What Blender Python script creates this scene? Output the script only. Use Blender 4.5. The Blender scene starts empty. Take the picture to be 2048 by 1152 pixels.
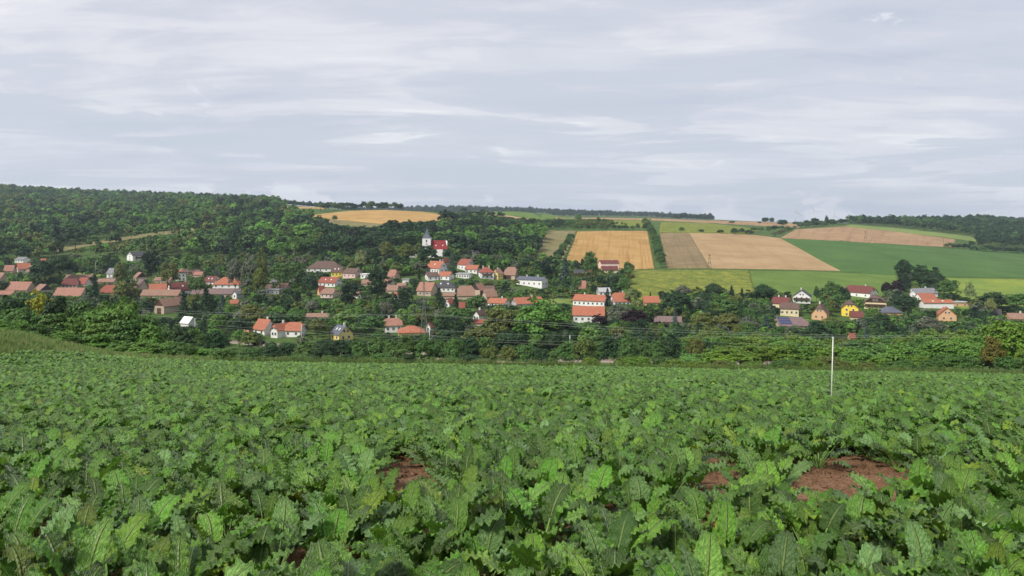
import bpy, bmesh, math, random
import numpy as np
from mathutils import Vector, Matrix, noise as mnoise
R = math.radians
random.seed(7); rng = np.random.default_rng(7)
scene = bpy.context.scene
COL = scene.collection

# ------------------------------------------------------------------ camera
F, HZ, CX, CZ = 1500.0, 450.0, 1024.0, 40.0      # focal length and horizon row in photo pixels, eye level in metres
cam_d = bpy.data.cameras.new('camera'); cam = bpy.data.objects.new('camera', cam_d); COL.objects.link(cam)
cam.location = (0, 0, CZ); cam.rotation_euler = (R(90), 0, 0)
cam_d.sensor_width = 36; cam_d.lens = F / 2048 * 36; cam_d.shift_y = -(576 - HZ) / 2048
cam_d.clip_start = 0.1; cam_d.clip_end = 30000
scene.camera = cam

# ------------------------------------------------------------------ world, sun, exposure
SUN_EL, SUN_AZ = R(48), R(228)        # behind the camera, a little to the left
def NT(tree):
    n, l = tree.nodes, tree.links
    def new(t, **kw):
        x = n.new(t)
        for k, v in kw.items():
            if k == 'inp':
                for a, b in v.items():
                    x.inputs[a].default_value = b
            else: setattr(x, k, v)
        return x
    return new, (lambda a, b: l.new(a, b))
def ramp(new, stops, interp='EASE'):
    r = new('ShaderNodeValToRGB'); cr = r.color_ramp; cr.interpolation = interp
    while len(cr.elements) > 1: cr.elements.remove(cr.elements[-1])
    cr.elements[0].position = stops[0][0]; cr.elements[0].color = stops[0][1]
    for p, c in stops[1:]:
        e = cr.elements.new(p); e.color = c
    return r
def g4(v): return (v, v, v, 1)
world = bpy.data.worlds.new('World'); scene.world = world; world.use_nodes = True
wt = world.node_tree; wt.nodes.clear(); new, link = NT(wt)
out = new('ShaderNodeOutputWorld')
sky = new('ShaderNodeTexSky'); sky.sky_type = 'NISHITA'; sky.sun_disc = False
sky.sun_elevation = SUN_EL; sky.sun_rotation = SUN_AZ; sky.dust_density = 2.0
bg1 = new('ShaderNodeBackground', inp={'Strength': 0.10}); link(sky.outputs[0], bg1.inputs[0])
tc = new('ShaderNodeTexCoord'); sep = new('ShaderNodeSeparateXYZ'); link(tc.outputs['Generated'], sep.inputs[0])
def math_(op, a, b=None, c=None):
    m = new('ShaderNodeMath', operation=op)
    for i, q in enumerate((a, b, c)):
        if q is None: continue
        if isinstance(q, (int, float)): m.inputs[i].default_value = q
        else: link(q, m.inputs[i])
    return m.outputs[0]
zc = math_('MAXIMUM', sep.outputs[2], 0.0)
def cloud_coord(off):
    den = math_('ADD', zc, off)
    c = new('ShaderNodeCombineXYZ')
    link(math_('DIVIDE', sep.outputs[0], den), c.inputs[0]); link(math_('DIVIDE', sep.outputs[1], den), c.inputs[1])
    return c.outputs[0]
def noise_(vec, scale, detail=6, rough=.55, dist=0.0, loc=(0, 0, 0), scl=(1, 1, 1)):
    mp = new('ShaderNodeMapping'); mp.inputs['Location'].default_value = loc; mp.inputs['Scale'].default_value = scl
    link(vec, mp.inputs[0])
    n = new('ShaderNodeTexNoise', inp={'Scale': scale, 'Detail': detail, 'Roughness': rough, 'Distortion': dist})
    link(mp.outputs[0], n.inputs['Vector']); return n.outputs['Fac']
pc = cloud_coord(0.10)
nA = noise_(pc, 0.55, 7, .55, .35, (2.2, 14.9, 0), (0.75, 1.25, 1))       # broad light / dark sheets
nB = noise_(pc, 2.1, 9, .62, .6, (7.7, 4.2, 0), (0.6, 1.7, 1))            # finer wisps
mixn = math_('ADD', math_('MULTIPLY', nA, .66), math_('MULTIPLY', nB, .34))
cr = ramp(new, [(0.35, (0.555, 0.585, 0.69, 1)), (0.45, (0.645, 0.665, 0.75, 1)), (0.53, (0.76, 0.77, 0.825, 1)), (0.60, (0.90, 0.90, 0.92, 1))])
link(mixn, cr.inputs[0])
# a second, lower bank of cloud with crisper edges
pl = cloud_coord(0.035)
nC = noise_(pl, 0.42, 9, .56, .6, (1.3, 9.4, 0), (0.9, 1.0, 1))
bank = ramp(new, [(0.485, g4(0)), (0.52, g4(.8)), (0.6, g4(1))]); link(nC, bank.inputs[0])
low = ramp(new, [(0.0, g4(0.6)), (0.07, g4(0.9)), (0.14, g4(0.85)), (0.20, g4(0.4)), (0.34, g4(0.25)), (1, g4(0.2))]); link(zc, low.inputs[0])
bk = new('ShaderNodeMix', data_type='RGBA'); bk.inputs[7].default_value = (0.56, 0.61, 0.70, 1)
link(cr.outputs[0], bk.inputs[6]); link(math_('MULTIPLY', bank.outputs[0], low.outputs[0]), bk.inputs[0])
# bluish grey towards the horizon
hb = new('ShaderNodeMix', data_type='RGBA'); hb.inputs[7].default_value = (0.60, 0.655, 0.75, 1)
hr = ramp(new, [(0.0, g4(0.75)), (0.06, g4(0.45)), (0.16, g4(0.1)), (0.3, g4(0))]); link(zc, hr.inputs[0])
link(hr.outputs[0], hb.inputs[0]); link(bk.outputs[2], hb.inputs[6])
# white cumulus heads low over the hills
ang = math_('ARCTAN2', sep.outputs[0], sep.outputs[1])
cu = new('ShaderNodeCombineXYZ'); link(math_('MULTIPLY', ang, 1.0), cu.inputs[0]); link(math_('MULTIPLY', zc, 2.2), cu.inputs[1])
nD = noise_(cu.outputs[0], 9.0, 8, .6, .25, (2.36, 0.0, 0), (1, 1, 1))
cz = ramp(new, [(0.0, g4(.16)), (0.035, g4(.10)), (0.06, g4(0)), (1, g4(0))]); link(zc, cz.inputs[0])
dist = math_('ABSOLUTE', math_('ADD', ang, 0.295))                        # the cumulus standing over the left hills
cg = ramp(new, [(0.0, g4(.16)), (0.035, g4(.09)), (0.07, g4(0)), (1, g4(0))]); link(dist, cg.inputs[0])
cgz = ramp(new, [(0.0, g4(1)), (0.048, g4(1)), (0.07, g4(0)), (1, g4(0))]); link(zc, cgz.inputs[0])
cuf = ramp(new, [(0.64, g4(0)), (0.70, g4(.8))]); link(math_('ADD', math_('ADD', nD, cz.outputs[0]), math_('MULTIPLY', cg.outputs[0], cgz.outputs[0])), cuf.inputs[0])
cm = new('ShaderNodeMix', data_type='RGBA'); cm.inputs[7].default_value = (0.80, 0.82, 0.88, 1)
link(hb.outputs[2], cm.inputs[6]); link(cuf.outputs[0], cm.inputs[0])
bg2 = new('ShaderNodeBackground', inp={'Strength': 0.70}); link(cm.outputs[2], bg2.inputs[0])
cov = ramp(new, [(0.0, g4(.9)), (0.42, g4(.93)), (0.5, g4(.97)), (1, g4(1))]); link(mixn, cov.inputs[0])
ms = new('ShaderNodeMixShader'); link(cov.outputs[0], ms.inputs[0]); link(bg1.outputs[0], ms.inputs[1]); link(bg2.outputs[0], ms.inputs[2])
link(ms.outputs[0], out.inputs[0])

sun_d = bpy.data.lights.new('sun', 'SUN'); sun_d.energy = 3.1; sun_d.angle = R(15); sun_d.color = (1.0, 0.95, 0.87)
sun = bpy.data.objects.new('sun', sun_d); COL.objects.link(sun)
sdir = Vector((math.sin(SUN_AZ) * math.cos(SUN_EL), math.cos(SUN_AZ) * math.cos(SUN_EL), math.sin(SUN_EL)))
sun.rotation_euler = sdir.to_track_quat('Z', 'Y').to_euler(); sun.location = (0, -30, 120)
vs = scene.view_settings; vs.view_transform = 'Standard'; vs.look = 'None'; vs.exposure = 0.58; vs.gamma = 1.0; vs.use_curve_mapping = False
scene.render.engine = 'CYCLES'
scene.cycles.use_denoising = True
scene.cycles.max_bounces = 5; scene.cycles.diffuse_bounces = 3; scene.cycles.glossy_bounces = 2
scene.cycles.transmission_bounces = 3; scene.cycles.volume_bounces = 0; scene.cycles.transparent_max_bounces = 4

# ------------------------------------------------------------------ helpers
def tag(o, label=None, cat=None, group=None, kind=None):
    if label: o['label'] = label
    if cat: o['category'] = cat
    if group: o['group'] = group
    if kind: o['kind'] = kind
    return o
def mobj(name, me, mat=None, parent=None, loc=None, rot=None, scl=None):
    o = bpy.data.objects.new(name, me); COL.objects.link(o)
    if mat is not None and len(me.materials) == 0: me.materials.append(mat)
    if parent is not None: o.parent = parent
    if loc is not None: o.location = loc
    if rot is not None: o.rotation_euler = rot
    if scl is not None: o.scale = scl
    return o
def empty(name, loc, rz=0):
    o = bpy.data.objects.new(name, None); COL.objects.link(o); o.location = loc; o.rotation_euler = (0, 0, rz)
    o.empty_display_size = 0.2; return o
def pymesh(name, verts, faces, smooth=False):
    me = bpy.data.meshes.new(name); me.from_pydata([tuple(map(float, v)) for v in verts], [], faces)
    if smooth: me.polygons.foreach_set('use_smooth', [True] * len(me.polygons))
    me.update(); return me
def npmesh(name, V, Q, smooth=False):
    """numpy verts (n,3) and quads (m,4)"""
    me = bpy.data.meshes.new(name); V = np.asarray(V, np.float32); Q = np.asarray(Q, np.int32)
    me.vertices.add(len(V)); me.vertices.foreach_set('co', V.ravel())
    me.loops.add(Q.size); me.loops.foreach_set('vertex_index', Q.ravel())
    me.polygons.add(len(Q)); me.polygons.foreach_set('loop_start', np.arange(0, Q.size, Q.shape[1], dtype=np.int32))
    if smooth: me.polygons.foreach_set('use_smooth', np.ones(len(Q), bool))
    me.update(calc_edges=True); return me
class MB:
    def __init__(s): s.v = []; s.f = []
    def box(s, x0, x1, y0, y1, z0, z1):
        b = len(s.v)
        s.v += [(x0, y0, z0), (x1, y0, z0), (x1, y1, z0), (x0, y1, z0), (x0, y0, z1), (x1, y0, z1), (x1, y1, z1), (x0, y1, z1)]
        s.f += [tuple(b + i for i in q) for q in ((0, 3, 2, 1), (4, 5, 6, 7), (0, 1, 5, 4), (1, 2, 6, 5), (2, 3, 7, 6), (3, 0, 4, 7))]
        return s
    def tube(s, pts, rads, n=6, cap=True):
        pts = [Vector(p) for p in pts]; b0 = len(s.v)
        if not hasattr(rads, '__len__'): rads = [rads] * len(pts)
        for i, p in enumerate(pts):
            t = (pts[min(i + 1, len(pts) - 1)] - pts[max(i - 1, 0)]).normalized()
            a = t.cross(Vector((0, 0, 1)))
            if a.length < .05: a = t.cross(Vector((1, 0, 0)))
            a.normalize(); c = t.cross(a)
            for k in range(n):
                w = 2 * math.pi * k / n; q = p + (a * math.cos(w) + c * math.sin(w)) * rads[i]; s.v.append(tuple(q))
        for i in range(len(pts) - 1):
            for k in range(n):
                k2 = (k + 1) % n; s.f.append((b0 + i * n + k, b0 + i * n + k2, b0 + (i + 1) * n + k2, b0 + (i + 1) * n + k))
        if cap:
            s.f.append(tuple(b0 + k for k in range(n))[::-1]); s.f.append(tuple(b0 + (len(pts) - 1) * n + k for k in range(n)))
        return s
    def prism(s, poly, x0, x1):
        """closed outline in (y, z) swept along x"""
        b = len(s.v); n = len(poly)
        s.v += [(x0, y, z) for y, z in poly] + [(x1, y, z) for y, z in poly]
        s.f.append(tuple(b + i for i in range(n))[::-1]); s.f.append(tuple(b + n + i for i in range(n)))
        for i in range(n):
            j = (i + 1) % n; s.f.append((b + i, b + j, b + n + j, b + n + i))
        return s
    def sheet(s, verts, faces, t):
        """a sheet given thickness t downwards"""
        b = len(s.v); n = len(verts)
        s.v += [tuple(v) for v in verts] + [(v[0], v[1], v[2] - t) for v in verts]
        ed = {}
        for f in faces:
            s.f.append(tuple(b + i for i in f)); s.f.append(tuple(b + n + i for i in f)[::-1])
            for i in range(len(f)):
                e = (f[i], f[(i + 1) % len(f)]); ed[e] = 1
        for (i, j) in ed:
            if (j, i) not in ed: s.f.append((b + j, b + i, b + n + i, b + n + j))
        return s
    def mesh(s, name, smooth=False):
        me = pymesh(name, s.v, s.f, smooth)
        bm = bmesh.new(); bm.from_mesh(me); bmesh.ops.recalc_face_normals(bm, faces=bm.faces); bm.to_mesh(me); bm.free(); return me

# ------------------------------------------------------------------ materials
def base_mat(name, rough=.8, spec=.3):
    m = bpy.data.materials.new(name); m.use_nodes = True; t = m.node_tree; new, link = NT(t)
    b = t.nodes['Principled BSDF']; b.inputs['Roughness'].default_value = rough; b.inputs['Specular IOR Level'].default_value = spec
    return m, new, link, b
def plain(name, col, rough=.8, var=.18, scale=3.0, bump=0.0, spec=.3, metal=0):
    m, new, link, b = base_mat(name, rough, spec)
    b.inputs['Metallic'].default_value = metal
    tc = new('ShaderNodeTexCoord'); n = new('ShaderNodeTexNoise', inp={'Scale': scale, 'Detail': 5.0, 'Roughness': .6}); link(tc.outputs['Object'], n.inputs['Vector'])
    lo = tuple(c * (1 - var) for c in col) + (1,); hi = tuple(min(1, c * (1 + var)) for c in col) + (1,)
    r = ramp(new, [(0.3, lo), (0.7, hi)], 'LINEAR'); link(n.outputs[0], r.inputs[0]); link(r.outputs[0], b.inputs['Base Color'])
    if bump:
        bp = new('ShaderNodeBump', inp={'Strength': bump, 'Distance': .05}); link(n.outputs[0], bp.inputs['Height']); link(bp.outputs[0], b.inputs['Normal'])
    return m
def roof_mat(name, col):
    m, new, link, b = base_mat(name, .75, .25)
    tc = new('ShaderNodeTexCoord')
    n = new('ShaderNodeTexNoise', inp={'Scale': .9, 'Detail': 6.0, 'Roughness': .65}); link(tc.outputs['Object'], n.inputs['Vector'])
    n2 = new('ShaderNodeTexNoise', inp={'Scale': 6.0, 'Detail': 3.0}); link(tc.outputs['Object'], n2.inputs['Vector'])
    mx = new('ShaderNodeMath', operation='MULTIPLY_ADD', inp={1: .5}); link(n2.outputs[0], mx.inputs[0])
    h = new('ShaderNodeMath', operation='MULTIPLY', inp={1: .5}); link(n.outputs[0], h.inputs[0]); link(h.outputs[0], mx.inputs[2])
    r = ramp(new, [(0.32, tuple(c * .66 for c in col) + (1,)), (0.5, col + (1,)), (0.68, tuple(min(1, c * 1.25 + .015) for c in col) + (1,))], 'LINEAR')
    link(mx.outputs[0], r.inputs[0]); link(r.outputs[0], b.inputs['Base Color'])
    w = new('ShaderNodeTexWave', inp={'Scale': 1.3, 'Distortion': .3}); w.bands_direction = 'X'; link(tc.outputs['Object'], w.inputs['Vector'])
    bp = new('ShaderNodeBump', inp={'Strength': .5, 'Distance': .06}); link(w.outputs[0], bp.inputs['Height']); link(bp.outputs[0], b.inputs['Normal'])
    return m
def leaf_mat(name, src, transl=.3, var=.35, rough=.55, spec=.25):
    """foliage: tint from the object colour ('object') or from the scatter point ('inst'); each leaf a little different"""
    m, new, link, b = base_mat(name, rough, spec)
    if src == 'object':
        oi = new('ShaderNodeObjectInfo'); colr = oi.outputs['Color']
    else:
        at_ = new('ShaderNodeAttribute'); at_.attribute_type = 'INSTANCER'; at_.attribute_name = 'tint'; colr = at_.outputs['Color']
    g = new('ShaderNodeNewGeometry')
    hs = new('ShaderNodeHueSaturation'); link(colr, hs.inputs['Color'])
    mr = new('ShaderNodeMapRange', inp={'To Min': 1 - var, 'To Max': 1 + var * 1.3}); link(g.outputs['Random Per Island'], mr.inputs[0]); link(mr.outputs[0], hs.inputs['Value'])
    mh = new('ShaderNodeMapRange', inp={'To Min': .488, 'To Max': .512}); link(g.outputs['Random Per Island'], mh.inputs[0]); link(mh.outputs[0], hs.inputs['Hue'])
    link(hs.outputs[0], b.inputs['Base Color'])
    tr = new('ShaderNodeBsdfTranslucent'); link(hs.outputs[0], tr.inputs[0])
    mx = new('ShaderNodeMixShader', inp={0: transl}); link(b.outputs[0], mx.inputs[1]); link(tr.outputs[0], mx.inputs[2])
    o = [n for n in m.node_tree.nodes if n.type == 'OUTPUT_MATERIAL'][0]; link(mx.outputs[0], o.inputs[0])
    return m
M = {}
WALL = dict(white=(.74, .73, .71), cream=(.68, .58, .36), yellow=(.80, .60, .07), lyellow=(.72, .56, .20), pink=(.62, .44, .40), peach=(.60, .36, .20),
            beige=(.46, .37, .28), grey=(.42, .42, .42), wood=(.075, .042, .028), palepink=(.66, .52, .47), dark=(.05, .045, .045))  # dark: painted shade inside open barn gables
ROOF = dict(orange=(.33, .118, .068), red=(.25, .075, .052), tan=(.245, .145, .105), pink=(.29, .145, .105), brown=(.115, .072, .058), dred=(.135, .042, .036),
            grey=(.19, .19, .205), dark=(.060, .060, .066), chred=(.20, .022, .021), slate=(.10, .108, .14), ltgrey=(.36, .36, .37), white=(.78, .78, .78), purple=(.17, .115, .11))
for k, c in WALL.items(): M['w_' + k] = plain('plaster_' + k, c, .9, .10, 1.2)
for k, c in ROOF.items(): M['r_' + k] = roof_mat('tiles_' + k, c)
M['frame'] = plain('window_frame', (.6, .6, .58), .5, .05)
M['glass'] = plain('window_glass', (.02, .024, .03), .12, .2, 2, 0, .5)
M['chimney'] = plain('chimney_render', (.62, .58, .54), .9, .15)
M['bark'] = plain('bark', (.10, .08, .06), .95, .3, 4, .4)
M['concrete'] = plain('concrete', (.38, .375, .36), .9, .15, 2)
M['steel'] = plain('galvanised_steel', (.16, .17, .165), .6, .2, 5)
M['wire'] = plain('weathered_wire', (.30, .34, .28), .5, .1, .2)
M['timber'] = plain('old_timber', (.10, .08, .06), .9, .25, 3)
M['whitepaint'] = plain('white_paint', (.60, .60, .58), .45, .06)
M['solar'] = plain('solar_glass', (.03, .05, .13), .15, .2, 1, 0, .6)
M['leaf'] = leaf_mat('foliage', 'object')
M['leaf_far'] = leaf_mat('foliage_scattered', 'inst')
M['blade'] = leaf_mat('grass_blades', 'inst', .35, .3, .6)

def crop_mat(name, cols, stripe=None, nscale=.06, stretch=(1, 1), bump=.5, fine=1.2):
    """cols: dark, mid, light; stripe: (how many across, strength, colour, wobble) along the patch"""
    m, new, link, b = base_mat(name, .9, .1)
    tc = new('ShaderNodeTexCoord')
    n = new('ShaderNodeTexNoise', inp={'Scale': nscale, 'Detail': 7.0, 'Roughness': .62, 'Distortion': .4}); link(tc.outputs['Object'], n.inputs['Vector'])
    n2 = new('ShaderNodeTexNoise', inp={'Scale': fine, 'Detail': 4.0, 'Roughness': .7}); link(tc.outputs['Object'], n2.inputs['Vector'])
    a = new('ShaderNodeMath', operation='MULTIPLY_ADD', inp={1: .45}); link(n2.outputs[0], a.inputs[0])
    h = new('ShaderNodeMath', operation='MULTIPLY', inp={1: .55}); link(n.outputs[0], h.inputs[0]); link(h.outputs[0], a.inputs[2])
    r = ramp(new, [(0.36, cols[0] + (1,)), (0.5, cols[1] + (1,)), (0.64, cols[2] + (1,))], 'LINEAR'); link(a.outputs[0], r.inputs[0])
    colr = r.outputs[0]
    if stripe:
        cnt, strength, scol, wob = stripe
        uv = new('ShaderNodeUVMap'); sp = new('ShaderNodeSeparateXYZ'); link(uv.outputs[0], sp.inputs[0])
        mp = new('ShaderNodeMapping'); mp.inputs['Scale'].default_value = (cnt, wob, 1); link(uv.outputs[0], mp.inputs[0])
        sn = new('ShaderNodeTexNoise', inp={'Scale': 1.0, 'Detail': 5.0, 'Roughness': .75, 'Distortion': .15}); link(mp.outputs[0], sn.inputs['Vector'])
        sr = ramp(new, [(0.50, g4(0)), (0.62, g4(strength))], 'LINEAR'); link(sn.outputs[0], sr.inputs[0])
        mx = new('ShaderNodeMix', data_type='RGBA'); mx.inputs[7].default_value = scol + (1,)
        link(sr.outputs[0], mx.inputs[0]); link(colr, mx.inputs[6]); colr = mx.outputs[2]
    link(colr, b.inputs['Base Color'])
    bp = new('ShaderNodeBump', inp={'Strength': bump, 'Distance': .5}); link(n2.outputs[0], bp.inputs['Height']); link(bp.outputs[0], b.inputs['Normal'])
    return m
M['meadow'] = crop_mat('meadow_grass', ((.040, .075, .018), (.060, .105, .025), (.090, .130, .035)), None, .02)
M['soil'] = crop_mat('reddish_soil', ((.20, .105, .055), (.34, .19, .105), (.47, .29, .18)), None, .8, fine=14, bump=.9)
M['ballast'] = plain('track_ballast', (.24, .20, .165), .95, .3, 3, .5)
M['dirt'] = plain('dirt_track', (.27, .21, .14), .95, .25, .6, .3)
M['rail'] = plain('rail_steel', (.20, .13, .10), .5, .2, 2)

# ------------------------------------------------------------------ terrain: profiles (distance, photo row of the ground) by photo column
K = 1.3               # the valley's scale: houses come out at their usual size
far = [(4300, 446), (5400, 450)]
PRO = {
 -700: [(110, 722), (160, 728), (210, 718), (300, 640), (350, 604), (420, 562), (500, 525), (600, 492), (750, 455), (900, 428), (1200, 394), (1500, 368), (1800, 362), (2600, 392), (3200, 420)],
 0: [(110, 725), (160, 730), (210, 718), (300, 640), (350, 604), (420, 565), (500, 530), (600, 500), (750, 464), (900, 440), (1200, 407), (1500, 387), (1700, 385), (2600, 408), (3200, 430)],
 256: [(110, 727), (160, 731), (210, 718), (300, 642), (350, 606), (420, 565), (500, 529), (600, 498), (750, 463), (900, 438), (1200, 415), (1500, 399), (1700, 396), (2600, 415), (3200, 430)],
 512: [(110, 730), (160, 732), (210, 719), (300, 643), (350, 606), (420, 566), (500, 528), (600, 490), (700, 463), (800, 446), (950, 426), (1200, 413), (1500, 406), (1700, 405), (2600, 420), (3200, 432)],
 640: [(110, 731), (160, 733), (210, 720), (300, 641), (350, 604), (420, 562), (500, 524), (600, 485), (700, 459), (760, 447), (850, 433), (1000, 422), (1150, 417), (1400, 414.5), (2000, 417), (3200, 426)],
 768: [(110, 732), (160, 733), (210, 721), (300, 640), (350, 603), (400, 561), (450, 529), (500, 509), (600, 479), (700, 457), (760, 447), (850, 431), (960, 419.5), (1050, 420), (1400, 430), (2000, 434), (3000, 421), (3300, 422)],
 900: [(110, 733), (160, 733), (210, 721), (300, 640), (350, 603), (400, 557), (450, 526), (500, 509), (600, 483), (700, 463), (800, 448), (880, 438), (950, 431), (1050, 424.5), (1200, 426), (2000, 436), (3000, 419), (3300, 421)],
 1024: [(110, 734), (160, 733), (210, 721.5), (300, 640), (350, 606), (400, 570), (450, 541), (520, 519), (600, 499), (700, 476), (800, 458), (900, 447), (1000, 438), (1120, 428), (1250, 422), (1400, 424), (2000, 436), (3000, 421), (3300, 423)],
 1152: [(110, 735), (160, 733), (210, 721.5), (300, 640), (350, 609), (400, 582), (450, 557), (520, 535), (600, 509), (700, 483), (800, 462), (900, 452), (1000, 444), (1200, 437), (1500, 433.5), (2000, 436), (3000, 427), (3300, 428)],
 1280: [(110, 736), (160, 733), (210, 721.5), (300, 642), (350, 610), (420, 574), (520, 540), (600, 512), (700, 485), (800, 463), (900, 452), (1000, 445), (1200, 438), (1500, 435), (2000, 438), (3000, 431), (3300, 433)],
 1408: [(110, 737), (160, 733), (210, 722), (300, 645), (350, 612), (400, 597), (450, 570), (520, 540), (600, 512), (700, 485), (790, 466), (900, 456), (1050, 447), (1300, 440.5), (1700, 438.5), (3000, 440), (3300, 441)],
 1536: [(110, 738), (160, 734), (210, 722), (300, 648), (350, 614), (400, 598), (450, 572), (520, 541), (600, 515), (700, 490), (800, 473), (880, 467), (1000, 461), (1200, 450), (1400, 445), (1800, 443.5), (3000, 450), (3300, 450)],
 1700: [(110, 740), (160, 735), (210, 722), (300, 652), (350, 617), (400, 601), (450, 575), (520, 546), (600, 521), (700, 498), (780, 485), (860, 470), (950, 457), (1050, 451), (1250, 446), (1800, 450), (3000, 452), (3300, 452)],
 1860: [(110, 741), (160, 736), (210, 722), (300, 653), (350, 619), (400, 604), (450, 579), (520, 552), (600, 529), (700, 507), (780, 494), (850, 486), (950, 471), (1050, 464), (1250, 451), (1500, 446), (1800, 447), (3000, 452), (3300, 452)],
 1940: [(110, 741), (160, 736), (210, 722), (300, 654), (350, 621), (400, 607), (465, 583), (530, 555), (610, 533), (710, 514), (800, 502), (900, 492), (1000, 476), (1080, 469), (1300, 451), (1550, 441.5), (1800, 441), (3000, 452), (3300, 452)],
 2048: [(110, 742), (160, 737), (210, 722), (300, 655), (350, 624), (400, 611), (480, 588), (540, 557), (620, 537), (720, 521), (820, 510), (950, 490), (1100, 472), (1400, 451), (1800, 447), (3000, 452), (3300, 452)],
 2800: [(110, 742), (160, 737), (210, 722), (300, 656), (350, 630), (400, 615), (480, 592), (540, 563), (620, 541), (720, 524), (820, 512), (950, 492), (1100, 474), (1400, 452), (1800, 447), (3000, 452), (3300, 452)],
}
def sstep(x, a, b):
    t = np.clip((np.asarray(x, float) - a) / (b - a), 0, 1); return t * t * (3 - 2 * t)
def field_z(x, y):
    x = np.asarray(x, float); y = np.asarray(y, float)
    z = -1.62 - 0.168 * y - 0.017 * x * sstep(y, 8, 62) + .05 * np.sin(x * .35 + 1) * np.sin(y * .3)
    a = x / np.maximum(y, 14)
    bank = 2.9 * sstep(-a, .42, .78) ** 1.3 * sstep(y, 34, 64)
    return z + bank
us = sorted(PRO); A_COL = np.array([(u - CX) / F for u in us])
D_ROW = np.concatenate([np.arange(-34, 66, 2.0), 66 * 1.0165 ** np.arange(0, 288)]); D_ROW = D_ROW[D_ROW < 6900]
colz = []
for u in us:
    p = PRO[u] + far; dd = K * np.array([q[0] for q in p], float); zz = np.array([-(q[1] - HZ) / F * q[0] * K for q in p])
    a = (u - CX) / F; e = np.array([50., 64.]); dd = np.concatenate([e, dd]); zz = np.concatenate([field_z(a * e, e), zz])
    # monotone cubic through the profile
    h = np.diff(dd); dl = np.diff(zz) / h; mm = np.zeros(len(dd)); mm[0] = dl[0]; mm[-1] = dl[-1]
    for i in range(1, len(dd) - 1):
        mm[i] = 0 if dl[i - 1] * dl[i] <= 0 else 2 * dl[i - 1] * dl[i] / (dl[i - 1] + dl[i])
    k = np.clip(np.searchsorted(dd, D_ROW) - 1, 0, len(h) - 1); t = np.clip((D_ROW - dd[k]) / h[k], 0, 1)
    colz.append((1 + 2 * t) * (1 - t) ** 2 * zz[k] + t * (1 - t) ** 2 * h[k] * mm[k] + t * t * (3 - 2 * t) * zz[k + 1] + t * t * (t - 1) * h[k] * mm[k + 1])
colz = np.array(colz)                       # (column, row)
def table_z(a, irow_f):
    i0 = np.clip(irow_f.astype(int), 0, len(D_ROW) - 2); ft = irow_f - i0
    k = np.clip(np.searchsorted(A_COL, a) - 1, 0, len(A_COL) - 2); t = np.clip((a - A_COL[k]) / (A_COL[k + 1] - A_COL[k]), 0, 1); t = t * t * (3 - 2 * t) * .5 + t * .5
    z0 = colz[k, i0] * (1 - ft) + colz[k, i0 + 1] * ft; z1 = colz[k + 1, i0] * (1 - ft) + colz[k + 1, i0 + 1] * ft
    return z0 * (1 - t) + z1 * t
def ground(x, y):
    x = np.atleast_1d(np.asarray(x, float)); y = np.atleast_1d(np.asarray(y, float))
    rf = np.interp(y, D_ROW, np.arange(len(D_ROW)))
    zt = table_z(x / np.maximum(y, 14), rf); w = sstep(y, 56, 72)
    return field_z(x, y) * (1 - w) + zt * w + CZ
def gz(x, y): return float(ground(x, y)[0])
D_S = np.concatenate([np.arange(3, 66, .25), 66 * 1.0012 ** np.arange(0, 3800)])
def at(u, v, h=0.0, dmin=258.0):
    """where the view through a photo pixel meets the ground (or a height h above it)"""
    a = (u - CX) / F; d = D_S[(D_S >= dmin) & (D_S < 6000)]
    gap = (CZ - (v - HZ) / F * d) - (ground(a * d, d) + h)
    i = np.argmax(gap <= 0)
    if gap[i] > 0: i = int(np.argmin(gap / d))
    return float(a * d[i]), float(d[i])
def pix(x, y, z): return CX + F * x / y, HZ - F * (z - CZ) / y

APEX = 60.0
S_COL = np.linspace(-0.98, 0.98, 281)
X = S_COL[None, :] * (D_ROW[:, None] + APEX); Y = np.repeat(D_ROW[:, None], len(S_COL), 1)
Z = ground(X.ravel(), Y.ravel())
nr, nc = X.shape
ii = np.arange(nr * nc).reshape(nr, nc)
Q = np.stack([ii[:-1, :-1].ravel(), ii[:-1, 1:].ravel(), ii[1:, 1:].ravel(), ii[1:, :-1].ravel()], 1)
terr = npmesh('terrain', np.stack([X.ravel(), Y.ravel(), Z - .02], 1), Q, True)
tag(mobj('terrain', terr, M['meadow']), kind='structure')

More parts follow.
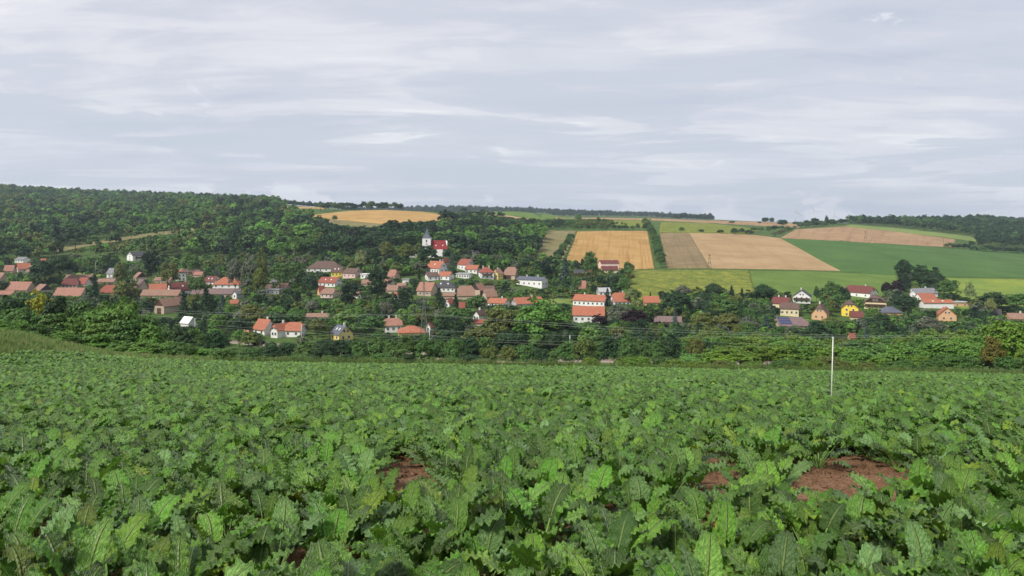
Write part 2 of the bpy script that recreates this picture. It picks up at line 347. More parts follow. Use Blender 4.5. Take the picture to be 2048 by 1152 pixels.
# ------------------------------------------------------------------ crop fields draped on the hills (near edge, far edge in photo pixels)
def polyline(p, n):
    p = np.array(p, float); s = np.concatenate([[0], np.cumsum(np.hypot(*np.diff(p, axis=0).T))]); t = np.linspace(0, s[-1], n)
    return np.stack([np.interp(t, s, p[:, 0]), np.interp(t, s, p[:, 1])], 1)
FIELD_POLY = []; FIELD_PX = []
def crop_field(name, near, farr, mat, h=.6, n=40, m=24, dmin=258.0, keep=True):
    a, b = polyline(near, n), polyline(farr, n); V = []; UV = []
    for e_, sd in ((a, 1.7), (b, 5.3)):
        e_[:, 1] += [.55 * mnoise.noise(Vector((u * .09, sd, v * .05))) for u, v in e_]
    pa = [at(u, v, h, dmin) for u, v in a]; pb = [at(u, v, h, dmin) for u, v in b]
    for j in range(m + 1):
        t = j / m
        for i in range(n):
            x = pa[i][0] * (1 - t) + pb[i][0] * t; y = pa[i][1] * (1 - t) + pb[i][1] * t
            V.append((x, y, 0)); UV.append((i / (n - 1), t))
    V = np.array(V); V[:, 2] = ground(V[:, 0], V[:, 1]) + h
    idx = np.arange(n * (m + 1)).reshape(m + 1, n)
    q = np.stack([idx[:-1, :-1].ravel(), idx[:-1, 1:].ravel(), idx[1:, 1:].ravel(), idx[1:, :-1].ravel()], 1)
    ring = list(idx[0, :]) + list(idx[1:, -1]) + list(idx[-1, -2::-1]) + list(idx[-2:0:-1, 0])
    nb = len(V); low = V[ring].copy(); low[:, 2] -= h + .4; V2 = np.concatenate([V, low]); k = len(ring)
    sk = [(ring[(i + 1) % k], ring[i], nb + i, nb + (i + 1) % k) for i in range(k)]
    q = np.concatenate([q, np.array(sk)])
    me = npmesh(name, V2, q, True); uvl = me.uv_layers.new(name='UVMap')
    UV2 = np.array(UV + [UV[r] for r in ring]); uvl.data.foreach_set('uv', UV2[q.ravel()].astype(np.float32).ravel())
    tag(mobj(name, me, mat), kind='structure')
    if keep:
        FIELD_POLY.append(np.array(pa + pb[::-1])); FIELD_PX.append((np.concatenate([a, b[::-1]]), float(np.mean([q[1] for q in pa]))))
GOLD = ((.27, .165, .055), (.36, .225, .08), (.43, .285, .115)); TAN = ((.245, .165, .085), (.32, .22, .115), (.39, .28, .155))
YG = ((.065, .10, .016), (.145, .17, .028), (.30, .285, .045)); GRN = ((.068, .118, .022), (.098, .158, .030), (.13, .19, .042))
DGRN = ((.038, .085, .020), (.058, .118, .027), (.082, .15, .038)); OLV = ((.12, .115, .05), (.17, .15, .065), (.22, .19, .09))
BRN = ((.22, .14, .075), (.29, .19, .105), (.37, .26, .15)); LGR = ((.11, .16, .04), (.15, .20, .052), (.20, .245, .07))
mat_gold = crop_mat('ripe_wheat', GOLD, (26, .8, (.25, .125, .035), 1.1), .03)
mat_gold2 = crop_mat('ripe_wheat_far', GOLD, (10, .35, (.34, .20, .07), 1.0), .03)
mat_tan = crop_mat('mown_stubble', TAN, (13, .45, (.26, .175, .085), 1.3), .025)
mat_stub = crop_mat('green_brown_stubble', ((.13, .105, .05), (.20, .145, .075), (.28, .20, .11)), (12, .6, (.095, .10, .04), 1.0), .03)
mat_brown = crop_mat('brown_stubble', BRN, (22, .75, (.215, .125, .07), 1.0), .03)
mat_sunf = crop_mat('yellow_green_crop', YG, (34, .6, (.06, .10, .018), 20), .09, fine=.5, bump=1)
mat_grn = crop_mat('green_fodder_crop', GRN, None, .03, fine=.5)
mat_dgrn = crop_mat('dark_green_beet', DGRN, (6, .25, (.075, .14, .05), 26), .02, fine=.5)
mat_olv = crop_mat('dry_olive_meadow', OLV, None, .05, fine=.4)
mat_lgr = crop_mat('light_green_meadow', LGR, None, .03, fine=.4)
crop_field('wheat_field_behind_church', [(615, 433), (690, 440), (760, 447), (850, 444), (932, 437)], [(632, 429), (700, 421.5), (770, 419.5), (850, 424), (930, 435)], mat_gold2)
crop_field('meadow_strip_below_wheat', [(628, 440), (680, 450), (740, 456), (768, 451)], [(618, 434), (690, 441), (740, 446), (766, 448)], mat_olv, .3)
crop_field('golden_wheat_field', [(1126, 532), (1220, 540), (1309, 536)], [(1155, 463), (1230, 461.5), (1295, 462)], mat_gold, n=60, m=50)
crop_field('olive_meadow', [(1066, 530), (1118, 533)], [(1090, 461), (1153, 461)], mat_olv, .3)
crop_field('stubble_field', [(1335, 536), (1421, 536)], [(1320, 466), (1378, 465)], mat_stub, .4, m=40)
crop_field('tan_stubble_field', [(1421, 536), (1550, 538), (1683, 541)], [(1378, 465), (1500, 469), (1560, 476)], mat_tan, .4, n=60, m=50)
crop_field('yellow_green_field', [(1250, 602), (1380, 606), (1520, 606)], [(1262, 540), (1380, 539), (1498, 540)], mat_sunf, .8)
crop_field('fodder_field', [(1520, 606), (1620, 604), (1800, 600)], [(1498, 541), (1620, 542), (1795, 550)], mat_grn, .5)
crop_field('dark_green_field', [(1684, 543), (1800, 550), (1900, 554), (2300, 558)], [(1562, 477), (1680, 481), (1905, 496), (2300, 513)], mat_dgrn, .4, n=60, m=40)
crop_field('brown_stubble_field', [(1562, 475.5), (1700, 483.5), (1905, 494.5)], [(1592, 458.5), (1690, 453), (1790, 463), (1912, 479)], mat_brown, .4, n=60)
crop_field('light_green_strip', [(1690, 452), (1800, 464), (1900, 476), (1960, 484)], [(1700, 449), (1800, 457), (1880, 466), (1945, 474)], mat_lgr, .5)
crop_field('yellow_meadow', [(1880, 604), (2048, 650), (2400, 670)], [(1874, 555), (2048, 558), (2400, 562)], crop_mat('yellow_flowering_meadow', ((.10, .16, .028), (.155, .215, .035), (.24, .27, .045)), (5, .5, (.08, .15, .035), 16), .02, fine=.4), .4, n=50)
crop_field('far_yellow_green_field', [(1318, 464.5), (1420, 466), (1490, 468)], [(1322, 444), (1420, 446.5), (1528, 459)], mat_sunf, .6)
crop_field('far_yellow_patch', [(1222, 450), (1286, 454)], [(1228, 440.5), (1288, 441)], mat_sunf, .6)
crop_field('distant_tan_field', [(1305, 440.5), (1400, 444.5), (1500, 450), (1600, 455)], [(1300, 436.5), (1400, 440.5), (1500, 443), (1600, 446)], mat_brown, .5)
crop_field('green_dome_field', [(952, 424), (1030, 431), (1085, 440), (1160, 439)], [(940, 424), (1000, 423), (1075, 426), (1135, 434)], mat_grn, .5)
crop_field('tan_strip', [(965, 429), (1010, 434), (1062, 441)], [(960, 426), (1010, 430), (1064, 438)], mat_tan, .6)
crop_field('distant_tan_strip', [(1110, 437.8), (1200, 438.5), (1300, 440)], [(1110, 435), (1200, 435.3), (1300, 437)], mat_brown, .5)
crop_field('distant_tan_patch', [(560, 416), (650, 417.5)], [(560, 412.5), (645, 414.5)], mat_gold2, .5)
crop_field('hillside_clearing', [(115, 504), (200, 488), (300, 473), (400, 461), (490, 449)], [(112, 497), (200, 480), (300, 466), (400, 454), (488, 441)], mat_olv, .2)
crop_field('garden_meadow', [(128, 553), (200, 556)], [(128, 545), (205, 545)], mat_lgr, .1)
crop_field('grass_by_white_house', [(1085, 606), (1145, 612)], [(1085, 596), (1150, 598)], mat_lgr, .1)
crop_field('dirt_path', [(-120, 664), (-40, 661), (40, 674), (118, 695)], [(-120, 655), (-40, 652), (40, 666), (125, 690)], M['dirt'], .03, dmin=30)

# railway and farm road in the valley
RAIL = [(-320, 345), (-230, 308), (-145, 271), (-104.5, 250), (-64.6, 233), (-24, 221), (16, 210), (57, 205), (98, 202), (139, 200), (230, 198), (330, 197)]
RX = K * np.array([p[0] for p in RAIL], float); RY = K * np.array([p[1] for p in RAIL], float)
def rail_pt(x): return float(np.interp(x, RX, RY))
def ribbon(name, half, off, zoff, mat):
    xs = np.arange(-400, 410, 6.0); V = []; Qs = []
    for i, x in enumerate(xs):
        y = rail_pt(x); t = np.array([5.0, rail_pt(x + 5) - y]); t /= np.hypot(*t); n = np.array([-t[1], t[0]])
        for s in (-1, 1):
            p = np.array([x, y]) + n * (off + s * half); V.append((p[0], p[1], gz(x, y) + zoff))
        for s in (-1, 1):
            p = np.array([x, y]) + n * (off + s * (half + .8)); V.append((p[0], p[1], gz(x, y) + zoff - 1.0))
    for i in range(len(xs) - 1):
        a, b = i * 4, i * 4 + 4
        Qs += [(a, b, b + 1, a + 1), (a + 2, b + 2, b, a), (a + 1, b + 1, b + 3, a + 3)]
    return tag(mobj(name, npmesh(name, V, Qs), mat), kind='structure')
track = ribbon('railway_track', 2.4, 0, .5, M['ballast'])
for s in (-.72, .72):
    xs = np.arange(-400, 410, 6.0)
    mobj('rail', MB().tube([(x, rail_pt(x) + s, gz(x, rail_pt(x)) + .62) for x in xs], .07, 4).mesh('rail'), M['rail'], track)
ribbon('farm_road', 1.8, -9, .06, M['dirt'])

# ------------------------------------------------------------------ buildings
PR = np.array
HOUSES = []          # (u0, u1, vtop, visible bottom row, distance, short label, x, y, radius)
wf = MB().box(-.5, .5, -.05, .04, -.5, .5).mesh('window_frame'); wf.materials.append(M['frame'])
wp = MB().box(-.40, -.04, -.075, .0, -.41, .41).box(.04, .40, -.075, .0, -.41, .41).mesh('window_pane'); wp.materials.append(M['glass'])
def window(parent, loc, rz, w=1.1, h=1.35):
    f = mobj('window', wf, None, parent, loc, (0, 0, rz), (w, 1, h)); p = mobj('pane', wp, None, f)
    return f
def roof_mesh(kind, L, W, hw, rise, o=.45, t=.16):
    """ridge along x; returns mesh and the gable clip (fraction of the rise)"""
    X_, Y_ = L / 2 + o, W / 2 + o; ze = hw - rise * o / (W / 2); zr = hw + rise; m = MB()
    if kind == 'gable':
        m.sheet([(-X_, -Y_, ze), (X_, -Y_, ze), (X_, 0, zr), (-X_, 0, zr), (X_, Y_, ze), (-X_, Y_, ze)], [(0, 1, 2, 3), (3, 2, 4, 5)], t)
    elif kind == 'hip':
        k = min(Y_, X_ * .8)
        m.sheet([(-X_, -Y_, ze), (X_, -Y_, ze), (X_, Y_, ze), (-X_, Y_, ze), (-X_ + k, 0, zr), (X_ - k, 0, zr)], [(0, 1, 5, 4), (2, 3, 4, 5), (1, 2, 5), (3, 0, 4)], t)
    elif kind == 'half':
        c = .58; zc_ = ze + (zr - ze) * c; yc = Y_ * (1 - c); k = yc * .9
        m.sheet([(-X_, -Y_, ze), (X_, -Y_, ze), (X_, -yc, zc_), (X_ - k, 0, zr), (-X_ + k, 0, zr), (-X_, -yc, zc_), (X_, Y_, ze), (-X_, Y_, ze), (X_, yc, zc_), (-X_, yc, zc_)],
                [(0, 1, 2, 3, 4, 5), (6, 7, 9, 4, 3, 8), (2, 8, 3), (9, 5, 4)], t)
    elif kind == 'shed':
        m.sheet([(-X_, -Y_, hw + .1), (X_, -Y_, hw + .1), (X_, Y_, hw + rise), (-X_, Y_, hw + rise)], [(0, 1, 2, 3)], t)
    else:
        m.box(-X_, X_, -Y_, Y_, hw, hw + .35)
    return m.mesh('roof')
def building(name, cat, label, u0, u1, ve, vr, vb, hw, W, yaw, roof, wall, roofc, nf=(0, 1), ng=(0, 1), chim=0, gab=None, door=None, balcony=0, sky_=0, group=None, extra=None):
    uc = (u0 + u1) / 2; x, d = at(uc, ve, hw); th = R(yaw)
    span = (u1 - u0) * d / F; c, s = abs(math.cos(th)), abs(math.sin(th))
    if abs(yaw) >= 60: L = W * 1.0; W = max(3.0, (span - L * c) / s)      # gable towards us: the span fixes the width, W was the depth
    else: L = max(3.0, (span - W * s) / c)
    if abs(yaw) < 60 and L < W * .95: W = span / (1.05 * c + s); L = 1.05 * W
    ext = (L * s + W * c) / 2; cy = d + ext; cx = (uc - CX) / F * (d + ext * .3); zb = gz((uc - CX) / F * d, d)
    z_e = CZ - (ve - HZ) / F * d; hwr = z_e - zb
    z_r = CZ - (vr - HZ) / F * (cy if roof != 'shed' else d + 2 * ext); rise = max(.5, z_r - z_e)
    root = empty(name, (cx, cy, zb), th); tag(root, label, cat, group)
    low = -2.2; prof = [(-W / 2, low), (W / 2, low)]; e = .06
    if roof == 'gable': prof += [(W / 2, hwr - e), (0, hwr + rise - e), (-W / 2, hwr - e)]
    elif roof == 'half':
        cc = .54; prof += [(W / 2, hwr - e), (W / 2 * (1 - cc), hwr + rise * cc - e), (-W / 2 * (1 - cc), hwr + rise * cc - e), (-W / 2, hwr - e)]
    elif roof == 'shed': prof += [(W / 2, hwr + rise - .22), (-W / 2, hwr)]
    else: prof += [(W / 2, hwr - e), (-W / 2, hwr - e)]
    mobj('wall', MB().prism(prof, -L / 2, L / 2).mesh('wall'), M['w_' + wall], root)
    rf = mobj('roof', roof_mesh(roof, L, W, hwr, rise), M['r_' + roofc], root)
    if gab and roof in ('gable', 'half'):
        tri = [(W / 2 - .1, hwr - .1), (0, hwr + rise - .3), (-W / 2 + .1, hwr - .1)] if roof == 'gable' else prof[2:]
        for sx in (-1, 1): mobj('gable_boarding_or_shade', MB().prism(tri, sx * (L / 2 + .02) - .03, sx * (L / 2 + .02) + .03).mesh('gable_boarding_or_shade'), M['w_' + gab], root)  # wood ones are boards, dark ones paint the shade of open gables
    rows = lambda n: [hwr * .5] if n == 1 else [hwr * .26, hwr * .76]
    wsz = min(1.35, max(.9, hwr * .42))
    for z in rows(nf[1]):
        for i in range(nf[0]): window(root, (-L / 2 + L * (i + .5) / nf[0], -W / 2 - .03, z), 0, 1.15, wsz)
    gx, grz = (-1, R(-90)) if yaw > 0 else (1, R(90))
    gw = W if abs(yaw) < 60 else W
    for k, z in enumerate(rows(ng[1])):
        for i in range(ng[0]): window(root, (gx * (L / 2 + .05), -gw / 2 + gw * (i + .75) / (ng[0] + .5), z), grz, 1.1, wsz)
    if ng[0] and roof in ('gable', 'half') and rise > 2.2:
        for i in (-.8, .8): window(root, (gx * (L / 2 + .08), i, hwr + rise * .3), grz, .95, 1.15)
    for i in range(chim):
        px = L * (-.22 + .44 * i) if chim > 1 else L * .18
        m = MB().box(px - .35, px + .35, .25, .95, hwr + rise * .45, hwr + rise + .9).box(px - .45, px + .45, .15, 1.05, hwr + rise + .9, hwr + rise + 1.02)
        mobj('chimney', m.mesh('chimney'), M['chimney'], rf)
    for i in range(sky_):
        px = L * (i + 1) / (sky_ + 1) - L / 2; y_ = -W * .25; z_ = hwr + rise * .5; n_ = math.atan2(rise, W / 2)
        mobj('skylight', MB().box(-.4, .4, -.06, .06, -.6, .6).mesh('skylight'), M['frame'], rf, (px, y_, z_ + .05), (n_ - R(90), 0, 0))
    if door:
        dw, dh, dc = door; gface = abs(yaw) >= 60
        if gface: m = MB().box(-L / 2 - .08, -L / 2 + .02, -dw / 2, dw / 2, 0, dh)
        else: m = MB().box(-dw / 2 - L * .2, dw / 2 - L * .2, -W / 2 - .08, -W / 2 + .02, 0, dh)
        mobj('door', m.mesh('door'), M['w_' + dc], root)  # also serves as painted shade in open barn fronts
    if balcony:
        if abs(yaw) >= 60:
            m = MB().box(-L / 2 - 1.3, -L / 2, -W / 2 * .95, W / 2 * .95, hwr * .52, hwr * .56)
            r_ = MB().box(-L / 2 - 1.3, -L / 2 - 1.22, -W / 2 * .95, W / 2 * .95, hwr * .56, hwr * .56 + .95)
        else:
            m = MB().box(-L / 2 * .7, L / 2 * .7, -W / 2 - 1.3, -W / 2, hwr * .50, hwr * .54)
            r_ = MB().box(-L / 2 * .7, L / 2 * .7, -W / 2 - 1.3, -W / 2 - 1.22, hwr * .54, hwr * .54 + .95)
        b_ = mobj('balcony', m.mesh('balcony'), M['w_wood'], root); mobj('railing', r_.mesh('railing'), M['w_wood'], b_)
    if extra: extra(root, rf, L, W, hwr, rise)
    HOUSES.append((u0 - 1, u1 + 1, vr - 2, vb, d, label, cx, cy, math.hypot(L, W) / 2))
    DBG.append('%-60s d=%.0f L=%.1f W=%.1f hw=%.1f rise=%.1f' % (label[:60], d, L, W, hwr, rise))
    return root
DBG = []
def house(*a, **k): return building('house', 'house', *a, **k)
def barn(*a, **k): return building('barn', 'barn', *a, **k)
def shed(*a, **k): return building('shed', 'shed', *a, **k)
# label, u0, u1, eave row, ridge row, lowest visible row, wall height, depth, turn, roof, wall, roof colour, front windows, gable windows, chimneys
# --- far left
house('orange roofed farmhouse with pinkish gable near the left edge', 26, 55, 537, 526, 546, 3.2, 8, 40, 'gable', 'palepink', 'orange', (1, 1), (1, 1), 1)
barn('small tan roofed barn left of the orange farmhouse', 6, 25, 541, 530, 545, 2.8, 7, 10, 'gable', 'beige', 'pink')
barn('brown roofed barn right of the orange farmhouse', 53, 70, 543, 531, 546, 2.8, 7, -10, 'gable', 'beige', 'tan')
house('white house with grey roof above the orange farmhouse', 28, 53, 519, 514, 526, 3.0, 8, -15, 'gable', 'white', 'grey', (3, 1))
shed('tiny white hut with orange roof at the wood edge', 80, 90, 522, 517, 526, 2.2, 4, 15, 'gable', 'white', 'orange')
barn('tan gabled barn cut by the left photo edge', -12, 11, 557, 545, 562, 3.2, 9, -30, 'gable', 'beige', 'tan')
barn('long pale tiled barn above the yellow bush', 10, 60, 579, 563, 582, 3.4, 9, -8, 'gable', 'beige', 'pink')
barn('grey brown barn with dark open right gable', 60, 97, 581, 568, 584, 3.2, 9, -35, 'gable', 'beige', 'tan', gab='dark')  # dark gable sheets put the shade of the opening into colour
barn('wide pale tiled barn above the hedge', 107, 165, 591, 575, 592, 3.0, 9, -4, 'gable', 'beige', 'pink')
shed('low pinkish roof at the left edge behind hedge', -12, 24, 588, 581, 592, 2.4, 6, 0, 'gable', 'beige', 'pink')
barn('long tan roof behind the dark red roofs', 130, 180, 559, 549, 561, 3.0, 8, 0, 'gable', 'beige', 'tan')
house('dark red roofed house with white wall, left of pair', 121, 152, 569, 557, 574, 2.8, 8, 12, 'half', 'palepink', 'dred', (4, 1))
house('red roofed house, right of the dark red pair', 152, 177, 567, 555, 571, 2.8, 8, -20, 'gable', 'palepink', 'red', (2, 1))
house('hip roofed orange red house behind the brown tree', 200, 236, 584, 570, 588, 3.0, 9, 8, 'half', 'peach', 'red', (3, 1))
house('narrow white house with grey roof left of centre meadow', 212, 231, 546, 536, 556, 4.0, 8, -20, 'gable', 'white', 'grey', (1, 1), (1, 1))
house('white hillside house with black timber balcony', 250, 285, 511, 503, 524, 5.0, 10, 55, 'gable', 'white', 'dark', (2, 2), (1, 2), balcony=1)
barn('tan barn with dark gable below the hillside house', 260, 290, 555, 544, 559, 3.0, 8, -48, 'gable', 'beige', 'tan', gab='wood')
shed('long low brown roof left of the four windowed white gable', 309, 341, 560, 554, 564, 2.4, 6, 0, 'gable', 'beige', 'tan')
house('tall white gable with four windows and orange roof', 345, 370, 548, 539, 561, 5.2, 9, -58, 'half', 'white', 'orange', (1, 2), (2, 2), 1)
barn('grey brown roof behind the tall white gable', 365, 399, 543, 533, 545, 3.0, 8, 0, 'half', 'beige', 'brown')
shed('low pinkish roof right of the tall white gable', 384, 404, 549, 543, 553, 2.4, 5, 0, 'gable', 'palepink', 'pink')
house('white house with dark red roof left of orange hip roof', 404, 438, 563, 552, 566, 3.0, 8, -25, 'gable', 'white', 'dred', (2, 1), (1, 1), sky_=2)
house('white bungalow with broad orange hip roof', 427, 479, 568, 554, 576, 3.0, 11, 0, 'hip', 'white', 'orange', (4, 1), (0, 1), 1)
house('orange roofed house with cream left gable', 290, 329, 580, 567, 584, 2.8, 9, 25, 'gable', 'cream', 'orange', (3, 1), (1, 1), 1)
house('white gabled house with long dark red roof', 327, 383, 581, 564, 585, 3.0, 10, 40, 'gable', 'white', 'dred', (3, 1), (2, 1), 1, sky_=1)
barn('long low grey roof below the orange hip roof', 384, 478, 587, 577, 590, 2.6, 9, 0, 'gable', 'beige', 'purple')
barn('long brownish roof above the big dark gabled barn', 282, 358, 590, 579, 594, 2.6, 8, -2, 'gable', 'beige', 'tan')
barn('purple grey roof left of the cream gable', 266, 292, 575, 558, 578, 3.0, 8, -40, 'gable', 'beige', 'purple')
barn('big barn with dark boarded gable facing the field', 308, 354, 612, 595, 634, 4.5, 16, 68, 'gable', 'beige', 'tan', gab='wood', door=(3, 3.2, 'wood'))
house('narrow white gable beside the grey roofs', 466, 481, 587, 581, 599, 3.5, 7, 70, 'gable', 'white', 'grey', (0, 1), (1, 1))
shed('small orange roof low between trees', 458, 475, 606, 599, 610, 2.4, 5, 20, 'gable', 'peach', 'orange')
shed('shed with bright white roof near the railway', 359, 387, 645, 633, 652, 2.4, 7, -25, 'gable', 'white', 'white')
# --- centre left
house('large old house with brown hip roof and white wall', 614, 682, 536, 522, 543, 3.4, 14, 0, 'hip', 'white', 'brown', (6, 1))
house('bright yellow house with dark roof', 661, 684, 543, 533, 555, 4.2, 9, 6, 'gable', 'yellow', 'brown', (3, 1), sky_=2)
house('pink house with brown roof beside the yellow house', 683, 723, 546, 536, 558, 4.0, 9, -28, 'gable', 'pink', 'brown', (3, 1), (1, 1))
house('white house with rust red roof below the yellow house', 634, 681, 565, 554, 577, 3.4, 9, -22, 'gable', 'white', 'red', (4, 1), (1, 1), 1, sky_=2)
shed('grey flat roofed building with pale wall among trees', 533, 559, 580, 577, 588, 3.0, 8, 0, 'flat', 'grey', 'ltgrey', (3, 1))
barn('tan roof behind the grey flat building', 553, 579, 575, 566, 578, 3.0, 7, -20, 'gable', 'beige', 'tan')
house('house with brownish tiles and pale wall behind bare bush', 640, 674, 587, 576, 600, 3.0, 8, -18, 'half', 'palepink', 'tan', (3, 1))
shed('steep rust red roof beside the dark round tree', 633, 649, 583, 571, 586, 2.6, 6, 40, 'gable', 'peach', 'red')
shed('low reddish shed with white chimney above the wires', 613, 656, 633, 626, 637, 2.2, 5, 0, 'gable', 'white', 'tan', (0, 1), (0, 1), 1)
house('house with large orange red roof left of the white gable', 503, 546, 658, 638, 666, 3.0, 10, -30, 'gable', 'white', 'orange', (2, 1), (0, 1), 1)
house('white house with half hipped gable and two tall windows', 541, 576, 660, 646, 682, 3.6, 9, 62, 'half', 'white', 'orange', (0, 1), (2, 1), 1)
house('orange red roofed wing right of the white half hipped gable', 568, 606, 660, 644, 670, 3.2, 8, -8, 'half', 'white', 'orange', (2, 1))
house('slate grey roofed house with yellow right gable', 657, 703, 668, 650, 682, 3.4, 9, -48, 'gable', 'lyellow', 'slate', (2, 1), (2, 1), 1, sky_=2)
shed('white carport right of the pink house', 721, 741, 549, 546, 559, 2.8, 6, -12, 'flat', 'white', 'white', (2, 1))
barn('reddish steep roof under the wood edge', 774, 798, 551, 539, 555, 3.0, 8, -30, 'half', 'beige', 'pink')
house('beige gabled house behind dark conifers', 766, 789, 566, 553, 572, 3.2, 8, -50, 'gable', 'beige', 'tan', (1, 1), (1, 1))
barn('brown red roof behind the conifers', 771, 798, 580, 570, 584, 2.8, 7, -12, 'gable', 'beige', 'tan')
shed('small orange roof with white gable among conifers', 786, 801, 592, 585, 598, 2.4, 5, -40, 'gable', 'white', 'orange', (0, 1), (1, 1))
shed('small rust roof left of the beige gabled house', 724, 741, 566, 559, 570, 2.4, 6, 0, 'gable', 'beige', 'tan')
house('white house with pinkish roof near the railway', 763, 803, 650, 636, 664, 3.6, 9, 15, 'half', 'white', 'pink', (3, 1), (1, 1), 2)
house('bungalow with wide bright orange roof behind the pylon', 790, 850, 665, 651, 672, 2.8, 11, 10, 'hip', 'lyellow', 'orange', (3, 1))
shed('tiny white gabled hut beside the lattice pylon', 852, 867, 652, 643, 662, 3.0, 5, 55, 'gable', 'white', 'pink', (0, 1), (1, 1))
# --- centre, below the church
house('white house with red roof just below the church', 850, 896, 536, 522, 547, 4.4, 10, -38, 'gable', 'white', 'orange', (5, 1), (2, 1), 1, sky_=1)
house('narrow white gable behind the house below the church', 883, 897, 523, 516, 533, 3.6, 8, 62, 'gable', 'white', 'red', (0, 1), (1, 1))
house('white two storey house right of the dark spruce', 914, 950, 529, 518, 540, 4.8, 9, -40, 'gable', 'white', 'red', (3, 1), (1, 1))
house('low white house with orange roof, right of the two storey one', 930, 961, 538, 530, 547, 3.4, 7, -22, 'gable', 'white', 'orange', (3, 1), (1, 1))
house('white house with dark balcony and red hip roof', 956, 988, 544, 534, 559, 5.0, 9, 12, 'hip', 'white', 'red', (3, 2), (0, 1), 2, balcony=1)
house('small mustard yellow gabled house', 984, 1006, 547, 538, 561, 4.4, 9, 52, 'gable', 'lyellow', 'tan', (2, 1), (2, 1), 1)
barn('tall tan barn with dark open front', 1008, 1038, 549, 534, 558, 3.8, 10, -22, 'half', 'beige', 'tan', door=(6, 3.0, 'wood'))  # wide dark panel paints the shade inside the open front
house('small white gable with dark roof below the church', 848, 877, 552, 544, 562, 3.4, 8, 20, 'gable', 'white', 'brown', (2, 1), (1, 1))
house('white house with faded orange roof in the row', 878, 907, 551, 543, 562, 3.4, 8, -24, 'gable', 'white', 'orange', (2, 1), (1, 1))
house('flat white house with many windows on the slope', 912, 942, 548, 545, 558, 3.2, 8, -10, 'flat', 'white', 'ltgrey', (5, 1))
house('white house with dark grey mansard roof', 866, 912, 574, 561, 586, 3.4, 10, -4, 'hip', 'white', 'dark', (5, 1), (0, 1), 0, sky_=2)
barn('pink tiled barn with beige wall behind the pylon', 833, 874, 581, 564, 595, 3.8, 10, -22, 'gable', 'beige', 'pink', (2, 1))
barn('wide tan barn left of the open gable', 913, 949, 590, 571, 597, 3.4, 11, 6, 'half', 'beige', 'tan')
barn('barn with dark open gable at the farmyard', 943, 971, 580, 567, 594, 4.0, 11, 58, 'gable', 'beige', 'pink', gab='dark', door=(2.6, 3.6, 'dark'))  # dark gable sheets and panel paint the shaded barn inside
barn('right tan barn of the farmyard', 964, 994, 592, 577, 598, 3.2, 9, 25, 'half', 'beige', 'tan')
house('long red roof in front of the farmyard', 975, 1020, 606, 596, 610, 2.8, 8, -25, 'gable', 'white', 'orange', (3, 1), (1, 1), 1)
house('red roof with grey left gable behind the big tree', 1022, 1088, 607, 594, 613, 3.0, 9, 22, 'gable', 'grey', 'orange', (3, 1), (1, 1), 1)
shed('little red roofed hut with white gable', 889, 907, 606, 596, 613, 2.8, 5, 52, 'gable', 'white', 'red', (0, 1), (1, 1))
shed('tiny red roof right of the little hut', 919, 929, 613, 604, 617, 2.4, 4, 0, 'gable', 'peach', 'red')
house('white gable with two small windows and dark roof', 946, 971, 630, 620, 638, 3.2, 8, 66, 'gable', 'white', 'brown', (0, 1), (2, 1), 1)
shed('low red roof under the two windowed white gable', 949, 976, 645, 638, 650, 2.2, 5, 0, 'gable', 'palepink', 'red')
house('white villa half hidden in the wood right of the church', 933, 958, 502, 500, 509, 3.4, 8, 0, 'flat', 'white', 'grey', (4, 1))
# --- centre right
house('long white house with dark grey low roof', 1033, 1097, 560, 553, 578, 5.4, 10, -28, 'gable', 'white', 'slate', (5, 1), (2, 1), 2)
house('cream house with two dark red roofs by the wheat', 1199, 1238, 526, 520, 536, 6.0, 9, 8, 'gable', 'palepink', 'dred', (3, 1), (0, 1), 1)
shed('low front wing with dark red roof by the wheat', 1203, 1236, 539, 532, 548, 2.8, 5, 8, 'gable', 'cream', 'dred', (2, 1))
shed('dark timber shed left of the wheat field house', 1141, 1168, 546, 539, 554, 3.0, 7, 0, 'gable', 'wood', 'dark')
shed('dark timber lean to beside the wheat field house', 1172, 1200, 545, 540, 550, 2.8, 5, 0, 'gable', 'wood', 'dred')
shed('small orange roof among garden trees', 1159, 1177, 575, 561, 577, 2.6, 6, -35, 'half', 'peach', 'pink')
house('small white house with light grey roof', 1195, 1221, 583, 575, 592, 3.2, 7, 8, 'gable', 'white', 'ltgrey', (3, 1))
house('big white house with red roof and two white chimneys', 1147, 1222, 602, 589, 613, 3.6, 11, -24, 'gable', 'white', 'orange', (7, 1), (2, 1), 2)
house('long white house with red roof in front of the big one', 1146, 1212, 630, 612, 645, 4.2, 11, -6, 'gable', 'white', 'orange', (5, 1), (1, 1))
house('red roofed house with white chimney right of big house', 1224, 1260, 602, 585, 606, 3.4, 10, 6, 'half', 'white', 'orange', (4, 1), (0, 1), 1)
house('bright orange roof half hidden by shrubs', 1288, 1320, 604, 592, 607, 2.8, 8, -6, 'gable', 'peach', 'orange', (2, 1))
barn('long low grey roof behind the purple trees', 1310, 1366, 643, 632, 645, 2.4, 8, -8, 'gable', 'beige', 'purple')
